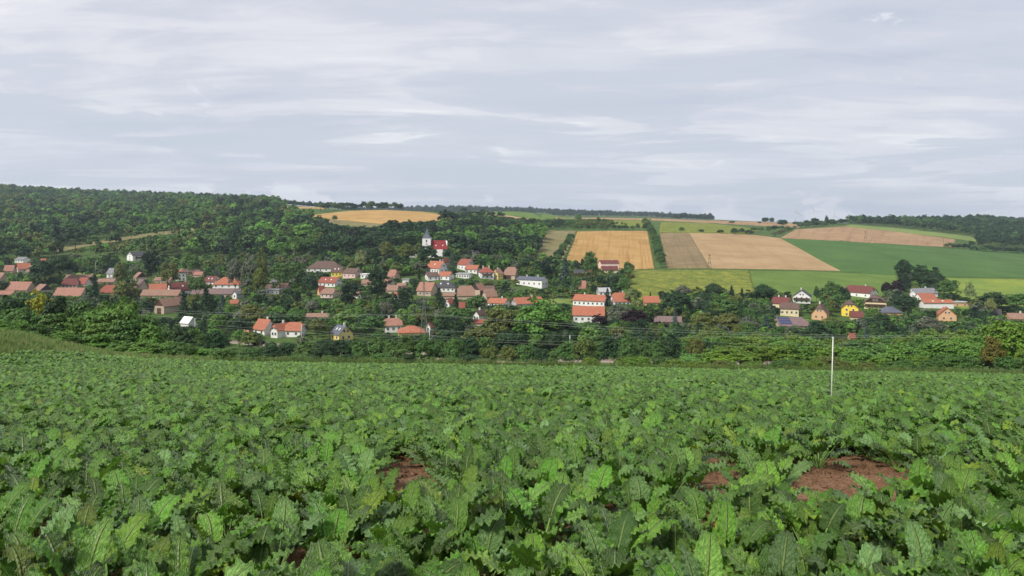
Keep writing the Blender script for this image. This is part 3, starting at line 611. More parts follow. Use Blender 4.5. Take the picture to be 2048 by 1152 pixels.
# --- right
house('black roofed chalet with dark balcony on white gable', 1588, 1633, 593, 579, 607, 4.6, 12, 66, 'gable', 'white', 'dark', (0, 1), (3, 2), 1, balcony=1)
house('cream gabled house with red brown roof at the back', 1547, 1592, 607, 594, 613, 4.6, 9, -42, 'gable', 'cream', 'dred', (2, 1), (1, 1), 2)
house('cream yellow house with maroon hipped front', 1562, 1606, 617, 605, 634, 4.6, 9, -20, 'half', 'cream', 'brown', (4, 1), (1, 1))
def solar(root, rf, L, W, hwr, rise):
    n_ = math.atan2(rise, W / 2)
    for i in range(6):
        for j in range(3):
            mobj('solar_panel', SOLAR, M['solar'], rf, (-L / 2 + .9 + i * 1.02, -W / 2 + W / 2 * (.14 + .29 * j), hwr + rise * (.14 + .29 * j) + .10), (n_, 0, 0))
SOLAR = MB().box(-.47, .47, 0, 1.35, .0, .06).mesh('solar_panel')
house('brown roofed house carrying blue solar panels', 1555, 1618, 651, 634, 654, 2.8, 11, 4, 'half', 'beige', 'purple', (4, 1), (0, 1), 0, extra=solar)
house('peach house with brown half hipped roof', 1626, 1669, 627, 607, 643, 4.0, 10, 60, 'half', 'peach', 'brown', (2, 1), (2, 1), 1)
house('bright yellow house with brown half hipped gable', 1685, 1728, 616, 600, 638, 5.0, 11, 68, 'half', 'yellow', 'brown', (2, 1), (2, 2), 0)
shed('low maroon roofed porch in front of the yellow gable', 1703, 1730, 633, 622, 640, 2.4, 5, -20, 'gable', 'cream', 'dred')
house('white villa with red brown half hipped roof', 1702, 1760, 586, 571, 599, 4.2, 11, -52, 'half', 'white', 'dred', (3, 1), (2, 1), 1)
house('brown timber chalet with white balcony rail', 1733, 1785, 606, 588, 616, 4.2, 11, 64, 'half', 'cream', 'brown', (2, 1), (3, 1), gab='wood', balcony=1)
shed('dark grey hipped roof right of the timber chalet', 1764, 1803, 624, 613, 629, 2.6, 8, 0, 'hip', 'peach', 'slate')
house('white house with grey roof behind the orange roof', 1823, 1880, 586, 576, 594, 4.6, 9, 14, 'gable', 'white', 'grey', (3, 1), (2, 1), 1)
house('white house with vivid orange roof beside long white wall', 1836, 1880, 603, 586, 618, 4.0, 10, 16, 'gable', 'white', 'orange', (0, 1), (1, 1))
house('long blank white wall with low orange roof', 1847, 1906, 605, 599, 619, 3.6, 6, 0, 'gable', 'white', 'orange', sky_=2)
shed('flat pinkish garage right of the long white wall', 1905, 1936, 605, 603, 617, 2.8, 6, 0, 'flat', 'peach', 'ltgrey', (2, 1))
house('peach house with orange gabled roof and two windows', 1880, 1924, 630, 613, 642, 4.0, 10, 66, 'gable', 'peach', 'orange', (2, 1), (2, 1), 1)
shed('brown roof at the right edge behind yellow tree', 2022, 2062, 637, 626, 640, 2.8, 7, -10, 'gable', 'peach', 'tan', (0, 1), (0, 1), 1)
shed('small dark roof between the right hand trees', 1988, 2006, 630, 618, 633, 2.6, 6, -30, 'gable', 'wood', 'dark')
shed('tiny red roofed hut low among the right hedge', 1699, 1713, 674, 666, 680, 2.4, 4, 10, 'gable', 'peach', 'red')

shed('low pale roof below the narrow white house', 196, 228, 563, 557, 566, 2.4, 6, 0, 'gable', 'beige', 'tan')
shed('brown hut roof left of the grey flat building', 528, 545, 575, 568, 577, 2.4, 5, -15, 'gable', 'beige', 'brown')
shed('small grey green roof above the grey flat building', 538, 552, 562, 555, 565, 2.4, 5, 30, 'gable', 'beige', 'grey')
house('white cottage half hidden right of the beige gable', 793, 813, 572, 566, 578, 2.8, 6, -12, 'gable', 'white', 'tan', (3, 1))
shed('tiny white garage above the pink tiled barn', 805, 817, 559, 556, 563, 2.4, 5, 0, 'flat', 'white', 'ltgrey')
shed('pinkish hut peeping between the village pines', 707, 721, 590, 582, 596, 2.6, 5, -35, 'gable', 'white', 'pink', (0, 1), (1, 1))
shed('long brown low roof under the dark mansard house', 886, 910, 591, 585, 594, 2.4, 6, 0, 'gable', 'beige', 'tan')
barn('brownish roof behind the right farmyard barn', 968, 991, 578, 571, 581, 3.0, 8, -10, 'half', 'beige', 'brown')
house('white cottage left of the farmyard barns', 800, 813, 577, 571, 582, 2.6, 5, 30, 'gable', 'white', 'brown', (1, 1), (1, 1))
shed('small rust roof left of the large orange roof', 486, 503, 655, 647, 660, 2.4, 5, -20, 'gable', 'peach', 'tan')

# church on the hill
def church():
    uc, vbase = 853, 520; x, d = at(uc, vbase); m_ = d / F; zb = gz(x, d); zz = lambda v: CZ - (v - HZ) / F * d - zb
    root = empty('church', (x, d + 3, zb)); tag(root, 'white village church with grey spire and dark red nave roof', 'church')
    tw = 16.5 * m_ / 2; zt = zz(477); ztip = zz(455)
    mobj('tower', MB().box(-tw, tw, -tw, tw, -3, zt).mesh('tower'), M['w_white'], root)
    mobj('cornice', MB().box(-tw - .18, tw + .18, -tw - .18, tw + .18, zt, zt + .3).mesh('cornice'), M['w_white'], root)
    e = tw + .3; k = tw * .46; z0, z1 = zt + .3, zt + .3 + (ztip - zt) * .34
    vs_ = [(-e, -e, z0), (e, -e, z0), (e, e, z0), (-e, e, z0), (-k, -k, z1), (k, -k, z1), (k, k, z1), (-k, k, z1), (0, 0, ztip)]
    sp = mobj('spire', pymesh('spire', vs_, [(0, 3, 2, 1), (0, 1, 5, 4), (1, 2, 6, 5), (2, 3, 7, 6), (3, 0, 4, 7), (4, 5, 8), (5, 6, 8), (6, 7, 8), (7, 4, 8)]), M['r_slate'], root)
    mobj('cross', MB().box(-.07, .07, -.07, .07, ztip - .3, ztip + 1.3).box(-.4, .4, -.06, .06, ztip + .6, ztip + .75).mesh('cross'), M['steel'], sp)
    L0, L1 = tw + .05, (895.5 - uc) * m_; W_ = 9.5; ze, zr = zz(497), zz(481)
    nv = mobj('nave', MB().prism([(-W_ / 2, -3), (W_ / 2, -3), (W_ / 2, ze), (0, zr - .25), (-W_ / 2, ze)], L0, L1 - .8).mesh('nave'), M['w_white'], root, (0, 1.5, 0))
    o = .5; zl = ze - (zr - ze) * o / (W_ / 2); Y_ = W_ / 2 + o; k = 2.2
    rf = mobj('nave_roof', MB().sheet([(L0, -Y_, zl), (L1, -Y_, zl), (L1 - k, 0, zr), (L0, 0, zr), (L1, Y_, zl), (L0, Y_, zl)], [(0, 1, 2, 3), (3, 2, 4, 5), (1, 4, 2)], .2).mesh('nave_roof'), M['r_chred'], root, (0, 1.5, 0))
    for i in range(3):
        px = L0 + (L1 - L0) * (i + .5) / 3
        window(root, (px, 1.5 - W_ / 2 - .03, ze * .55), 0, 1.3, 2.6)
    window(root, (.0, -tw - .03, zt - 2.0), 0, 1.3, 2.2); window(root, (-tw - .03, 0, zt - 2.0), R(-90), 1.3, 2.2); window(root, (tw + .03, 0, zt - 2.0), R(90), 1.3, 2.2)
    mobj('clock_face', MB().tube([(0, -tw - .08, zt - 4.6), (0, -tw + .02, zt - 4.6)], .8, 16).mesh('clock_face'), M['r_ltgrey'], root)
    for px in (.3, .7): 
        q = L0 + (L1 - L0) * px
        mobj('dormer', MB().box(q - .4, q + .4, 1.5 - W_ / 2 * .55 - .6, 1.5 - W_ / 2 * .55 + .8, ze + (zr - ze) * .3, ze + (zr - ze) * .3 + 1.0).mesh('dormer'), M['w_white'], rf, (0, -1.5, 0))
    # low sacristy on the valley side
    q0 = (872 - uc) * m_; q1 = (886 - uc) * m_
    mobj('sacristy', MB().box(q0, q1, -6.4, -3.2, -4, zz(499)).mesh('sacristy'), M['w_white'], root)
    HOUSES.append((843, 897, 454, 512, d, 'white village church', x, d + 3, 11))
    # churchyard wall seen between the trees
    xx, dd = at(826, 515)
    tag(mobj('churchyard_wall', MB().box(-3, 3, -.2, .2, -1.5, 2.6).mesh('churchyard_wall'), M['w_white'], None, (xx, dd, gz(xx, dd)), (0, 0, R(20))), 'short white churchyard wall left of the church', 'wall')
    HOUSES.append((820, 832, 505, 517, dd, 'white churchyard wall', xx, dd, 3))
church()

# ------------------------------------------------------------------ foliage prototypes (unit height, unit width)
def quads_from(C, N, size, r, asp=1.0):
    """leaf quads at centres C facing roughly N"""
    n = len(C); N = N + r.normal(0, .55, (n, 3)); N /= np.linalg.norm(N, axis=1)[:, None] + 1e-9
    T = np.cross(N, r.normal(0, 1, (n, 3))); T /= np.linalg.norm(T, axis=1)[:, None] + 1e-9; B = np.cross(N, T)
    s = size * r.uniform(.6, 1.25, (n, 1)); k = np.array([(-1, -.55), (.9, -.75), (1, .6), (-.75, .8)])
    V = np.stack([C + T * s * a + B * s * b * asp for a, b in k], 1).reshape(-1, 3)
    return V, np.arange(4 * n).reshape(n, 4)
def proto(kind, seed, clumps, leaves, size):
    r = np.random.default_rng(seed); C = []; N = []
    if kind in ('round', 'bush', 'tall'):
        cz_, rz_ = {'round': (.60, .38), 'bush': (.42, .55), 'tall': (.55, .44)}[kind]
        lob = [(r.uniform(0, 6.28), r.uniform(-.5, .9), r.uniform(.75, 1.05)) for _ in range(9)]
        for i in range(clumps):
            v = r.normal(0, 1, 3); v /= np.linalg.norm(v)
            if v[2] < -.35: v[2] *= -.6
            wob = 1 + .16 * math.sin(3 * math.atan2(v[1], v[0]) + seed) + .12 * math.sin(5 * v[2] + seed * 2)
            rad = (r.uniform(.35, 1) ** .45) * wob
            c = np.array([v[0] * .40 * rad, v[1] * .40 * rad, cz_ + v[2] * rz_ * rad * .95])
            if kind == 'bush': c[2] = max(c[2], .06)
            cr_ = r.uniform(.085, .15)
            w = r.normal(0, 1, (leaves, 3)); w /= np.linalg.norm(w, axis=1)[:, None]; w[:, 2] = np.where(w[:, 2] < -.3, -w[:, 2], w[:, 2])
            p = c + w * cr_ * np.array([1.15, 1.15, .75]) * r.uniform(.55, 1.05, (leaves, 1))
            C.append(p); N.append(w * .8 + v * .5 + np.array([0, 0, .5]))
    elif kind == 'spruce':
        for i in range(clumps):
            z = r.uniform(0, 1) ** 1.25 * .93 + .05; rad = (1 - z) * .47 + .015; a = r.uniform(0, 6.28); q = math.sqrt(r.uniform(.12, 1))
            c = np.array([math.cos(a) * rad * q, math.sin(a) * rad * q, z - .05 * q])
            d = np.array([math.cos(a), math.sin(a), -.35]); t = r.uniform(-1, 1, (leaves, 1))
            p = c + d * t * rad * .30 + r.normal(0, .016, (leaves, 3)) * np.array([1.4, 1.4, .7])
            C.append(p); N.append(np.repeat([[math.cos(a) * .4, math.sin(a) * .4, 1.0]], leaves, 0))
    elif kind == 'pine':
        for i in range(clumps):
            z = r.uniform(.42, .96); rad = .40 * math.sin(math.pi * min(1, (1.04 - z) / .72) ** .8) + .05; a = r.uniform(0, 6.28); q = math.sqrt(r.uniform(.1, 1))
            c = np.array([math.cos(a) * rad * q, math.sin(a) * rad * q, z]); w = r.normal(0, 1, (leaves, 3)); w /= np.linalg.norm(w, axis=1)[:, None]
            C.append(c + w * np.array([.12, .12, .045]) * r.uniform(.4, 1, (leaves, 1))); N.append(w * .5 + np.array([0, 0, .9]))
    V, Qd = quads_from(np.concatenate(C), np.concatenate(N), size, r)
    return V, Qd
TK = {'round': dict(trunk=.34, r=.020), 'tall': dict(trunk=.30, r=.02), 'bush': dict(trunk=.16, r=.016), 'spruce': dict(trunk=.9, r=.016), 'pine': dict(trunk=.86, r=.017)}
PROTO = {}; LOW = {}
def make_protos():
    spec = {'round': (5, 95, 46, .026), 'tall': (2, 90, 44, .026), 'bush': (4, 100, 50, .026), 'spruce': (3, 220, 14, .020), 'pine': (3, 75, 40, .022)}
    for kind, (cnt, cl, lv, sz) in spec.items():
        PROTO[kind] = []
        for i in range(cnt):
            V, Qd = proto(kind, 11 * i + len(kind), cl, lv, sz); me = npmesh('crown', V, Qd); me.materials.append(M['leaf'])
            r = np.random.default_rng(i); m = MB(); tk = TK[kind]; tr = tk['r']
            m.tube([(0, 0, -.06), (r.normal(0, .008), r.normal(0, .008), tk['trunk'] * .5), (r.normal(0, .012), r.normal(0, .012), tk['trunk'])], [tr * 1.25, tr, tr * .55 if kind not in ('spruce', 'pine') else tr * .3], 7)
            if kind not in ('spruce',):
                for k in range(5):
                    a = k * 1.26 + r.uniform(0, .6); z0 = tk['trunk'] * r.uniform(.65, .98)
                    m.tube([(0, 0, z0), (math.cos(a) * .09, math.sin(a) * .09, z0 + .10), (math.cos(a) * .2, math.sin(a) * .2, z0 + r.uniform(.18, .3))], [tr * .55, tr * .4, tr * .12], 5)
            tm = m.mesh('trunk', True); tm.materials.append(M['bark']); PROTO[kind].append((me, tm))
    lspec = {'round': (5, 30, 24, .052), 'bush': (3, 30, 24, .052), 'spruce': (2, 90, 8, .038), 'pine': (3, 30, 22, .042)}
    for kind, (cnt, cl, lv, sz) in lspec.items():
        LOW[kind] = []
        for i in range(cnt):
            V, Qd = proto(kind, 101 * i + 3, cl, lv, sz); t = .8 if kind in ('pine', 'spruce') else .4
            tv = [(-.014, -.014, -.05), (.014, -.014, -.05), (.014, .014, -.05), (-.014, .014, -.05), (-.008, -.008, t), (.008, -.008, t), (.008, .008, t), (-.008, .008, t)]
            tq = np.array([(0, 1, 5, 4), (1, 2, 6, 5), (2, 3, 7, 6), (3, 0, 4, 7)]) + len(V)
            me = npmesh('far_' + kind, np.concatenate([V, np.array(tv)]), np.concatenate([Qd, tq])); me.materials.append(M['leaf_far']); me.materials.append(M['bark'])
            mi = np.zeros(len(Qd) + 4, np.int32); mi[-4:] = 1; me.polygons.foreach_set('material_index', mi)
            LOW[kind].append(bpy.data.objects.new('far_' + kind, me))
make_protos()
TREES = []          # every single tree: dict(kind, x, y, h, w, tint, label)
TINT = dict(green=(.050, .100, .022), bright=(.075, .150, .026), dark=(.024, .056, .018), olive=(.078, .098, .022), yellowgreen=(.082, .138, .018), yellow=(.30, .29, .035), purple=(.022, .010, .014),
            bluegreen=(.050, .082, .066), conifer=(.020, .044, .020), grey=(.085, .100, .062), pale=(.13, .155, .055), rust=(.15, .125, .025))
for _k in TINT:
    TINT[_k] = tuple(q * (1.0 if _k in ('purple', 'yellow', 'rust') else 1.2 if _k in ('conifer', 'dark') else 1.5) for q in TINT[_k])
def jit(c, a=.16):
    k = random.uniform(1 - a, 1 + a); return tuple(max(.004, q * k * random.uniform(.93, 1.07)) for q in c)
def tree_px(kind, u, vtop, wpx, d, tint, label=None, dk=True):
    """a tree whose top stands at a photo row, on the ground at distance d"""
    if dk: d = d * K
    x = (u - CX) / F * d; g_ = gz(x, d); h = CZ - (vtop - HZ) / F * d - g_
    if h < 1.2: return None
    TREES.append(dict(kind=kind, x=x, y=d, z=g_, h=h * 1.03, w=wpx * d / F, tint=jit(TINT[tint], .08), label=label, u=u, key=True)); return TREES[-1]
T = tree_px
T('bush', 1078, 598, 118, 232, 'bright', 'largest broad green tree in front of the red roofs, valley centre')
T('bush', 1003, 612, 76, 238, 'olive', 'olive tree left of the largest green tree')
T('bush', 960, 655, 80, 228, 'olive', 'low olive tree below the two windowed white gable')
T('round', 1268, 623, 58, 268, 'purple', 'large dark purple beech below the red roofed houses')
T('round', 1318, 643, 42, 262, 'purple', 'smaller purple tree right of the large purple beech')
T('bush', 1200, 629, 40, 272, 'purple', 'dark purple shrub in front of the long white house')
T('round', 1232, 612, 40, 285, 'grey', 'grey green willow right of the long white house')
T('round', 1275, 604, 34, 300, 'pale', 'pale tree left of the half hidden orange roof')
T('round', 1355, 583, 62, 312, 'dark', 'dark broad tree left of the pale utility post')
T('round', 1428, 566, 42, 350, 'dark', 'dark round tree before the yellow green field')
T('spruce', 1463, 571, 26, 348, 'conifer', 'dark conifer second from left before the yellow green field')
T('spruce', 1484, 575, 24, 346, 'conifer', 'small dark conifer third before the yellow green field')
T('round', 1527, 568, 40, 350, 'dark', 'dome shaped dark tree at the fodder field corner')
T('round', 1366, 570, 34, 350, 'grey', 'greyish loose tree at the yellow green field edge')
T('round', 1452, 601, 72, 300, 'green', 'broad leafy walnut tree below the dark conifers')
T('spruce', 1350, 610, 18, 278, 'bluegreen', 'slim blue spruce beside the low grey roof')
T('spruce', 1532, 630, 50, 255, 'bluegreen', 'wide grey blue spruce left of the solar panels')
T('spruce', 1543, 600, 20, 275, 'bluegreen', 'slim blue spruce left of the cream house')
T('round', 1405, 628, 58, 262, 'olive', 'left olive brown tree of the thicket below the walnut')
T('round', 1455, 626, 62, 258, 'olive', 'middle olive brown tree of the thicket below the walnut')
T('round', 1495, 634, 46, 256, 'grey', 'grey twiggy tree of the thicket below the walnut')
T('round', 1662, 634, 50, 250, 'olive', 'thin olive tree below the peach house')
T('round', 1806, 520, 34, 455, 'dark', 'tall dark tree at the corner of the dark green field')
T('spruce', 1812, 545, 36, 430, 'conifer', 'dark spruce behind the timber chalet')
T('round', 1842, 533, 36, 450, 'dark', 'dark tree between the field corner tree and bushes')
T('round', 1868, 546, 44, 430, 'dark', 'wide dark tree behind the grey roofed white house')
T('round', 1774, 564, 24, 395, 'purple', 'left small purple round tree on the lawn')
T('round', 1796, 562, 26, 395, 'purple', 'right small purple round tree on the lawn')
T('bush', 1665, 563, 42, 385, 'green', 'tall green shrub behind the thuja hedge')
for i, u in enumerate((1633, 1645, 1683, 1694)): T('tall', u, 574 + (i % 2) * 3, 15, 382, 'dark', 'dark clipped thuja %s in the hedge behind the chalets' % ('first from left', 'second from left', 'third from left', 'fourth from left')[i])
T('round', 1808, 590, 50, 330, 'dark', 'dark tree left of the vivid orange roof')
T('round', 1895, 560, 46, 395, 'green', 'green tree right of the grey roofed white house')
T('tall', 1940, 566, 24, 385, 'pale', 'pale slender poplar at the yellow meadow edge')
T('round', 1985, 588, 60, 335, 'dark', 'dark spreading tree below the yellow meadow')
T('round', 2040, 588, 60, 340, 'green', 'green tree at the right photo edge below the meadow')
T('tall', 1982, 598, 26, 320, 'pale', 'pale tree right of the pink garage')
T('spruce', 1950, 612, 60, 290, 'conifer', 'wide dark conifer right of the peach gabled house')
T('round', 2012, 640, 60, 262, 'grey', 'grey rounded tree below the right edge roof')
T('round', 1865, 640, 44, 262, 'grey', 'grey twiggy tree below the peach gabled house')
T('round', 1740, 636, 70, 275, 'dark', 'dark tree mass below the brown timber chalet')
# centre
T('round', 619, 552, 36, 352, 'dark', 'dense dark round tree left of the rust red roof')
T('pine', 757, 541, 52, 330, 'conifer', 'tallest dark pine in the village centre')
T('pine', 703, 565, 46, 322, 'conifer', 'dark pine left of the tallest village pine')
T('spruce', 790, 586, 46, 310, 'conifer', 'broad dark conifer right of the tallest village pine')
T('pine', 812, 575, 40, 325, 'dark', 'dark pine left of the lattice pylon top')
T('pine', 826, 604, 50, 300, 'conifer', 'spreading brownish pine left of the lattice pylon')
T('spruce', 878, 574, 36, 335, 'conifer', 'dark conifer right of the pink tiled barn')
T('spruce', 911, 588, 22, 330, 'conifer', 'slim dark conifer before the wide tan barn')
T('round', 955, 590, 42, 318, 'green', 'round green tree before the farmyard gable')
T('spruce', 985, 606, 20, 300, 'conifer', 'dark pointed conifer below the long red roof')
T('spruce', 904, 498, 20, 418, 'bluegreen', 'dark spruce between the houses below the church')
T('round', 856, 494, 44, 432, 'dark', 'dark rounded tree hiding the church wall')
T('round', 812, 492, 40, 440, 'olive', 'olive lime tree left of the church')
T('round', 775, 487, 34, 448, 'olive', 'light crowned tree further left of the church')
T('tall', 722, 503, 28, 430, 'pale', 'pale tall birch left of the lime trees')
T('round', 745, 500, 30, 436, 'dark', 'dark tree between birch and lime trees')
T('round', 893, 500, 20, 448, 'dark', 'dark tree right of the church nave')
T('pine', 990, 510, 30, 450, 'grey', 'greyish pine above the mustard yellow house')
T('round', 1181, 508, 34, 410, 'green', 'round tree standing before the golden wheat')
T('spruce', 1130, 515, 44, 405, 'bluegreen', 'wide silver blue conifer at the wheat field corner')
T('pine', 1095, 520, 40, 410, 'conifer', 'dark pine left of the silver blue conifer')
T('spruce', 1215, 575, 22, 345, 'conifer', 'dark cone shaped tree right of the grey roofed white house')
T('round', 1248, 560, 34, 380, 'green', 'green tree right of the wheat field house')
T('round', 1232, 552, 30, 400, 'dark', 'dark shrubby tree behind the garden hedge')
T('round', 1262, 580, 30, 345, 'pale', 'pale feathery tree at the yellow green field corner')
# left
T('tall', 498, 512, 34, 372, 'grey', 'tall grey green poplar left of centre')
T('tall', 523, 500, 30, 378, 'olive', 'tallest olive poplar left of centre')
T('tall', 470, 520, 36, 372, 'grey', 'grey poplar left of the tallest poplar')
T('tall', 520, 538, 34, 348, 'olive', 'olive tree in front of the poplars')
T('round', 560, 530, 42, 375, 'green', 'green tree right of the poplars')
T('round', 590, 527, 36, 385, 'green', 'second green tree right of the poplars')
T('spruce', 367, 581, 34, 296, 'conifer', 'dark spruce beside the big dark gabled barn')
T('spruce', 412, 573, 52, 300, 'dark', 'wide dark conifer right of the barn spruce')
T('spruce', 444, 588, 36, 284, 'bluegreen', 'blue spruce left of the small orange roof')
T('spruce', 190, 549, 30, 345, 'conifer', 'dark spruce right of the wide pale barn')
T('round', 84, 520, 48, 382, 'dark', 'large dark tree right of the orange farmhouse')
T('round', 122, 512, 50, 410, 'dark', 'broad dark tree at the edge of the left meadow')
T('round', 250, 568, 56, 325, 'olive', 'brownish olive tree hiding the hip roofed house')
T('round', 240, 530, 28, 380, 'olive', 'olive tree beside the narrow white house')
T('pine', 302, 500, 38, 395, 'conifer', 'tall dark pine right of the hillside house')
T('round', 340, 530, 40, 372, 'olive', 'light olive tree left of the tall white gable')
T('round', 384, 512, 44, 420, 'green', 'green dome tree behind the grey brown roof')
T('round', 395, 556, 36, 352, 'green', 'green tree before the tall white gable house')
T('spruce', 600, 612, 34, 276, 'conifer', 'dark pointed conifer left of the low reddish shed')
T('round', 555, 612, 44, 280, 'bright', 'bright green tree behind the orange red roofs')
T('round', 700, 618, 70, 265, 'bright', 'broad bright green tree above the slate roof')
T('round', 745, 636, 60, 252, 'green', 'green tree left of the pinkish roofed house')
T('round', 516, 680, 34, 228, 'purple', 'dark reddish shrub beside the white half hipped gable')
T('round', 478, 640, 60, 248, 'dark', 'dark round tree left of the orange red roof')
T('bush', 72, 583, 66, 88, 'yellow', 'bright yellow bush at the top of the left hedge')
T('bush', 108, 598, 32, 86, 'yellow', 'smaller yellow bush right of the bright yellow one')
T('bush', 1985, 672, 46, 92, 'rust', 'rusty orange tinged bush in the right hand hedge')
T('bush', 2022, 640, 96, 100, 'yellowgreen', 'tall yellow green bush at the right end of the hedge')
# hedges between the beet field and the railway: rows (distance, tops by column, step, tints)
def hedge(rowname, d0, d1, tops, step, wmul, tints, kinds=('bush',)):
    us_ = [t[0] for t in tops]; vs_ = [t[1] for t in tops]; u = us_[0]; n = 0
    while u <= us_[-1]:
        d = random.uniform(d0, d1) * K; v = float(np.interp(u, us_, vs_)) + random.uniform(-9, 7)
        wp_ = step * wmul * random.uniform(.85, 1.25)
        for H_ in HOUSES:                            # keep below what the photograph shows of the houses behind
            if H_[4] > d and u + wp_ * .4 > H_[0] and u - wp_ * .4 < H_[1] and v < H_[3] - 1: v = H_[3] - 1
        t = tree_px(random.choice(kinds), u, v, wp_, d, random.choice(tints), None, False)
        if t: t['key'] = True; t['hedge'] = rowname
        u += step * random.uniform(.75, 1.2)
hedge('the left field edge hedge, low front row', 60, 66, [(-160, 668), (0, 640), (100, 655), (200, 678), (330, 686), (455, 700)], 42, 1.5, ('bright', 'bright', 'green'))
hedge('the left field edge hedge, tall back row', 74, 92, [(-160, 600), (0, 602), (130, 597), (250, 602), (330, 630)], 46, 1.6, ('green', 'dark', 'green', 'bright'))
hedge('the left field edge hedge, middle row', 68, 74, [(-160, 640), (0, 618), (130, 628), (250, 645), (345, 665)], 48, 1.5, ('green', 'bright', 'green', 'dark'))
hedge('the trees left of the second railway mast', 120, 150, [(300, 640), (345, 655), (385, 662), (450, 664)], 34, 1.6, ('dark', 'green', 'olive'))
hedge('the hedge left of the track gap', 80, 100, [(330, 690), (400, 694), (445, 700)], 34, 1.5, ('green', 'dark', 'bright'))
hedge('the low bushes along the centre field edge', 95, 125, [(500, 714), (600, 716), (760, 715), (900, 716), (990, 722)], 30, 1.6, ('green', 'dark', 'olive'))
hedge('the trackside thicket below the white half hipped gable', 160, 195, [(505, 692), (560, 686), (620, 676), (690, 684), (730, 676), (800, 676), (880, 680), (975, 680)], 32, 1.7, ('dark', 'green', 'green'))
hedge('the trackside thicket right of the largest tree', 160, 195, [(980, 688), (1040, 692), (1100, 696), (1160, 686), (1230, 678), (1330, 676), (1420, 680)], 30, 1.6, ('green', 'dark', 'olive'))
hedge('the dark trees behind the railway', 222, 240, [(660, 655), (720, 665), (860, 672), (930, 668), (985, 660), (1130, 650), (1180, 650), (1230, 660), (1300, 668)], 40, 1.6, ('dark', 'green', 'dark'), ('round', 'bush'))
hedge('the dark trees below the solar roof', 225, 250, [(1300, 665), (1380, 660), (1480, 668), (1560, 662), (1640, 660), (1760, 655), (1850, 660), (1950, 655), (2060, 650), (2150, 650)], 42, 1.6, ('dark', 'green', 'dark', 'olive'), ('round', 'bush'))
hedge('the right hand hedge, back row', 208, 222, [(1180, 694), (1290, 684), (1400, 676), (1500, 666), (1600, 676), (1700, 684), (1790, 670), (1870, 660), (1960, 652), (2050, 641), (2160, 638)], 34, 1.7, ('yellowgreen', 'green', 'yellowgreen', 'bright'))
hedge('the right hand hedge, front row', 116, 140, [(1390, 704), (1440, 694), (1500, 688), (1600, 690), (1700, 696), (1790, 684), (1860, 674), (1920, 680), (1980, 668), (2040, 650), (2160, 645)], 38, 1.9, ('yellowgreen', 'yellowgreen', 'green', 'bright'))
hedge('the right hand hedge, low fringe', 84, 98, [(1180, 722), (1400, 722), (1600, 718), (1800, 718), (2060, 706), (2160, 700)], 26, 1.7, ('green', 'yellowgreen', 'olive'))
# hedgerows on the far hillside
def hedgerow(rowname, pts, n, h, w, tints, kinds=('round',)):
    p = polyline(pts, n)
    for u, v in p:
        x, d = at(u + random.uniform(-2, 2), v + random.uniform(-1, 1)); g_ = gz(x, d); hh = h * random.uniform(.8, 1.2)
        TREES.append(dict(kind=random.choice(kinds), x=x, y=d, z=g_, h=hh, w=w * random.uniform(.85, 1.2), tint=jit(TINT[random.choice(tints)], .12), label=None, u=u, key=True, hedge=rowname))
hedgerow('the hedgerow right of the golden wheat', [(1321, 536), (1318, 520), (1314, 505), (1310, 492), (1306, 480), (1301, 468), (1296, 458), (1292, 450)], 17, 11.5, 10, ('green', 'dark', 'green'))
hedgerow('the hedgerow left of the golden wheat', [(1112, 535), (1120, 518), (1128, 503), (1136, 490), (1143, 480)], 11, 10, 9, ('dark', 'green'))
hedgerow('the bush line above the golden wheat', [(1150, 459), (1200, 459), (1250, 459), (1290, 459)], 12, 7, 9, ('dark', 'green'), ('bush',))
hedgerow('the dark bushes above the tan stubble', [(1470, 469), (1500, 469), (1525, 465), (1550, 462), (1575, 462)], 9, 9, 11, ('dark', 'green'), ('bush', 'round'))
hedgerow('the pale bushes at the brown stubble corner', [(1548, 474), (1560, 470), (1575, 464), (1590, 458)], 6, 7, 9, ('olive', 'grey'), ('bush',))
hedgerow('the small bushes above the stubble field', [(1364, 463), (1402, 465), (1440, 467)], 3, 5.5, 9, ('dark', 'green'), ('bush',))
for u_, v_, h_, w_ in ((1465, 446, 6, 13), (1519, 447, 5, 10), (1529, 447, 15, 19), (1544, 447.5, 12, 14), (1567, 453, 12, 20), (1594, 450, 9, 18), (1613, 450, 12, 18), (1621, 450, 8, 14), (1630, 450, 15, 18), (1643, 450, 9, 16), (1655, 450, 16, 9), (1668, 449, 8, 16), (1684, 449, 9, 18)):
    hedgerow('the skyline trees near the wind turbines', [(u_, v_), (u_ + .1, v_)], 1, h_, w_, ('dark',), ('bush',))
hedgerow('the tree line beside the light green strip', [(1600, 456), (1640, 453), (1680, 449), (1720, 448)], 14, 11, 15, ('dark', 'green'), ('bush',))
hedgerow('the skyline trees behind the wheat above the church', [(640, 424), (680, 419), (720, 416), (760, 415), (800, 416), (840, 417), (880, 420), (930, 426)], 34, 12.5, 15, ('dark', 'dark', 'green'), ('round', 'round', 'bush'))
hedgerow('the meadow strip below the hilltop wheat', [(668, 446), (669, 446)], 1, 8, 9, ('green',), ('round',))
hedgerow('the trees in front of the green dome field', [(945, 434), (965, 432), (1010, 438), (985, 436)], 6, 10, 12, ('dark',), ('round', 'bush'))
hedgerow('the bush row above the dark green field', [(1900, 496), (1940, 500), (1990, 504), (2048, 508), (2100, 511)], 14, 8, 14, ('dark', 'green'), ('bush',))
hedgerow('the bushes along the yellow meadow', [(1890, 600), (1940, 613), (1990, 624), (2030, 632), (2070, 640)], 10, 6, 9, ('green', 'dark'), ('bush', 'round'))

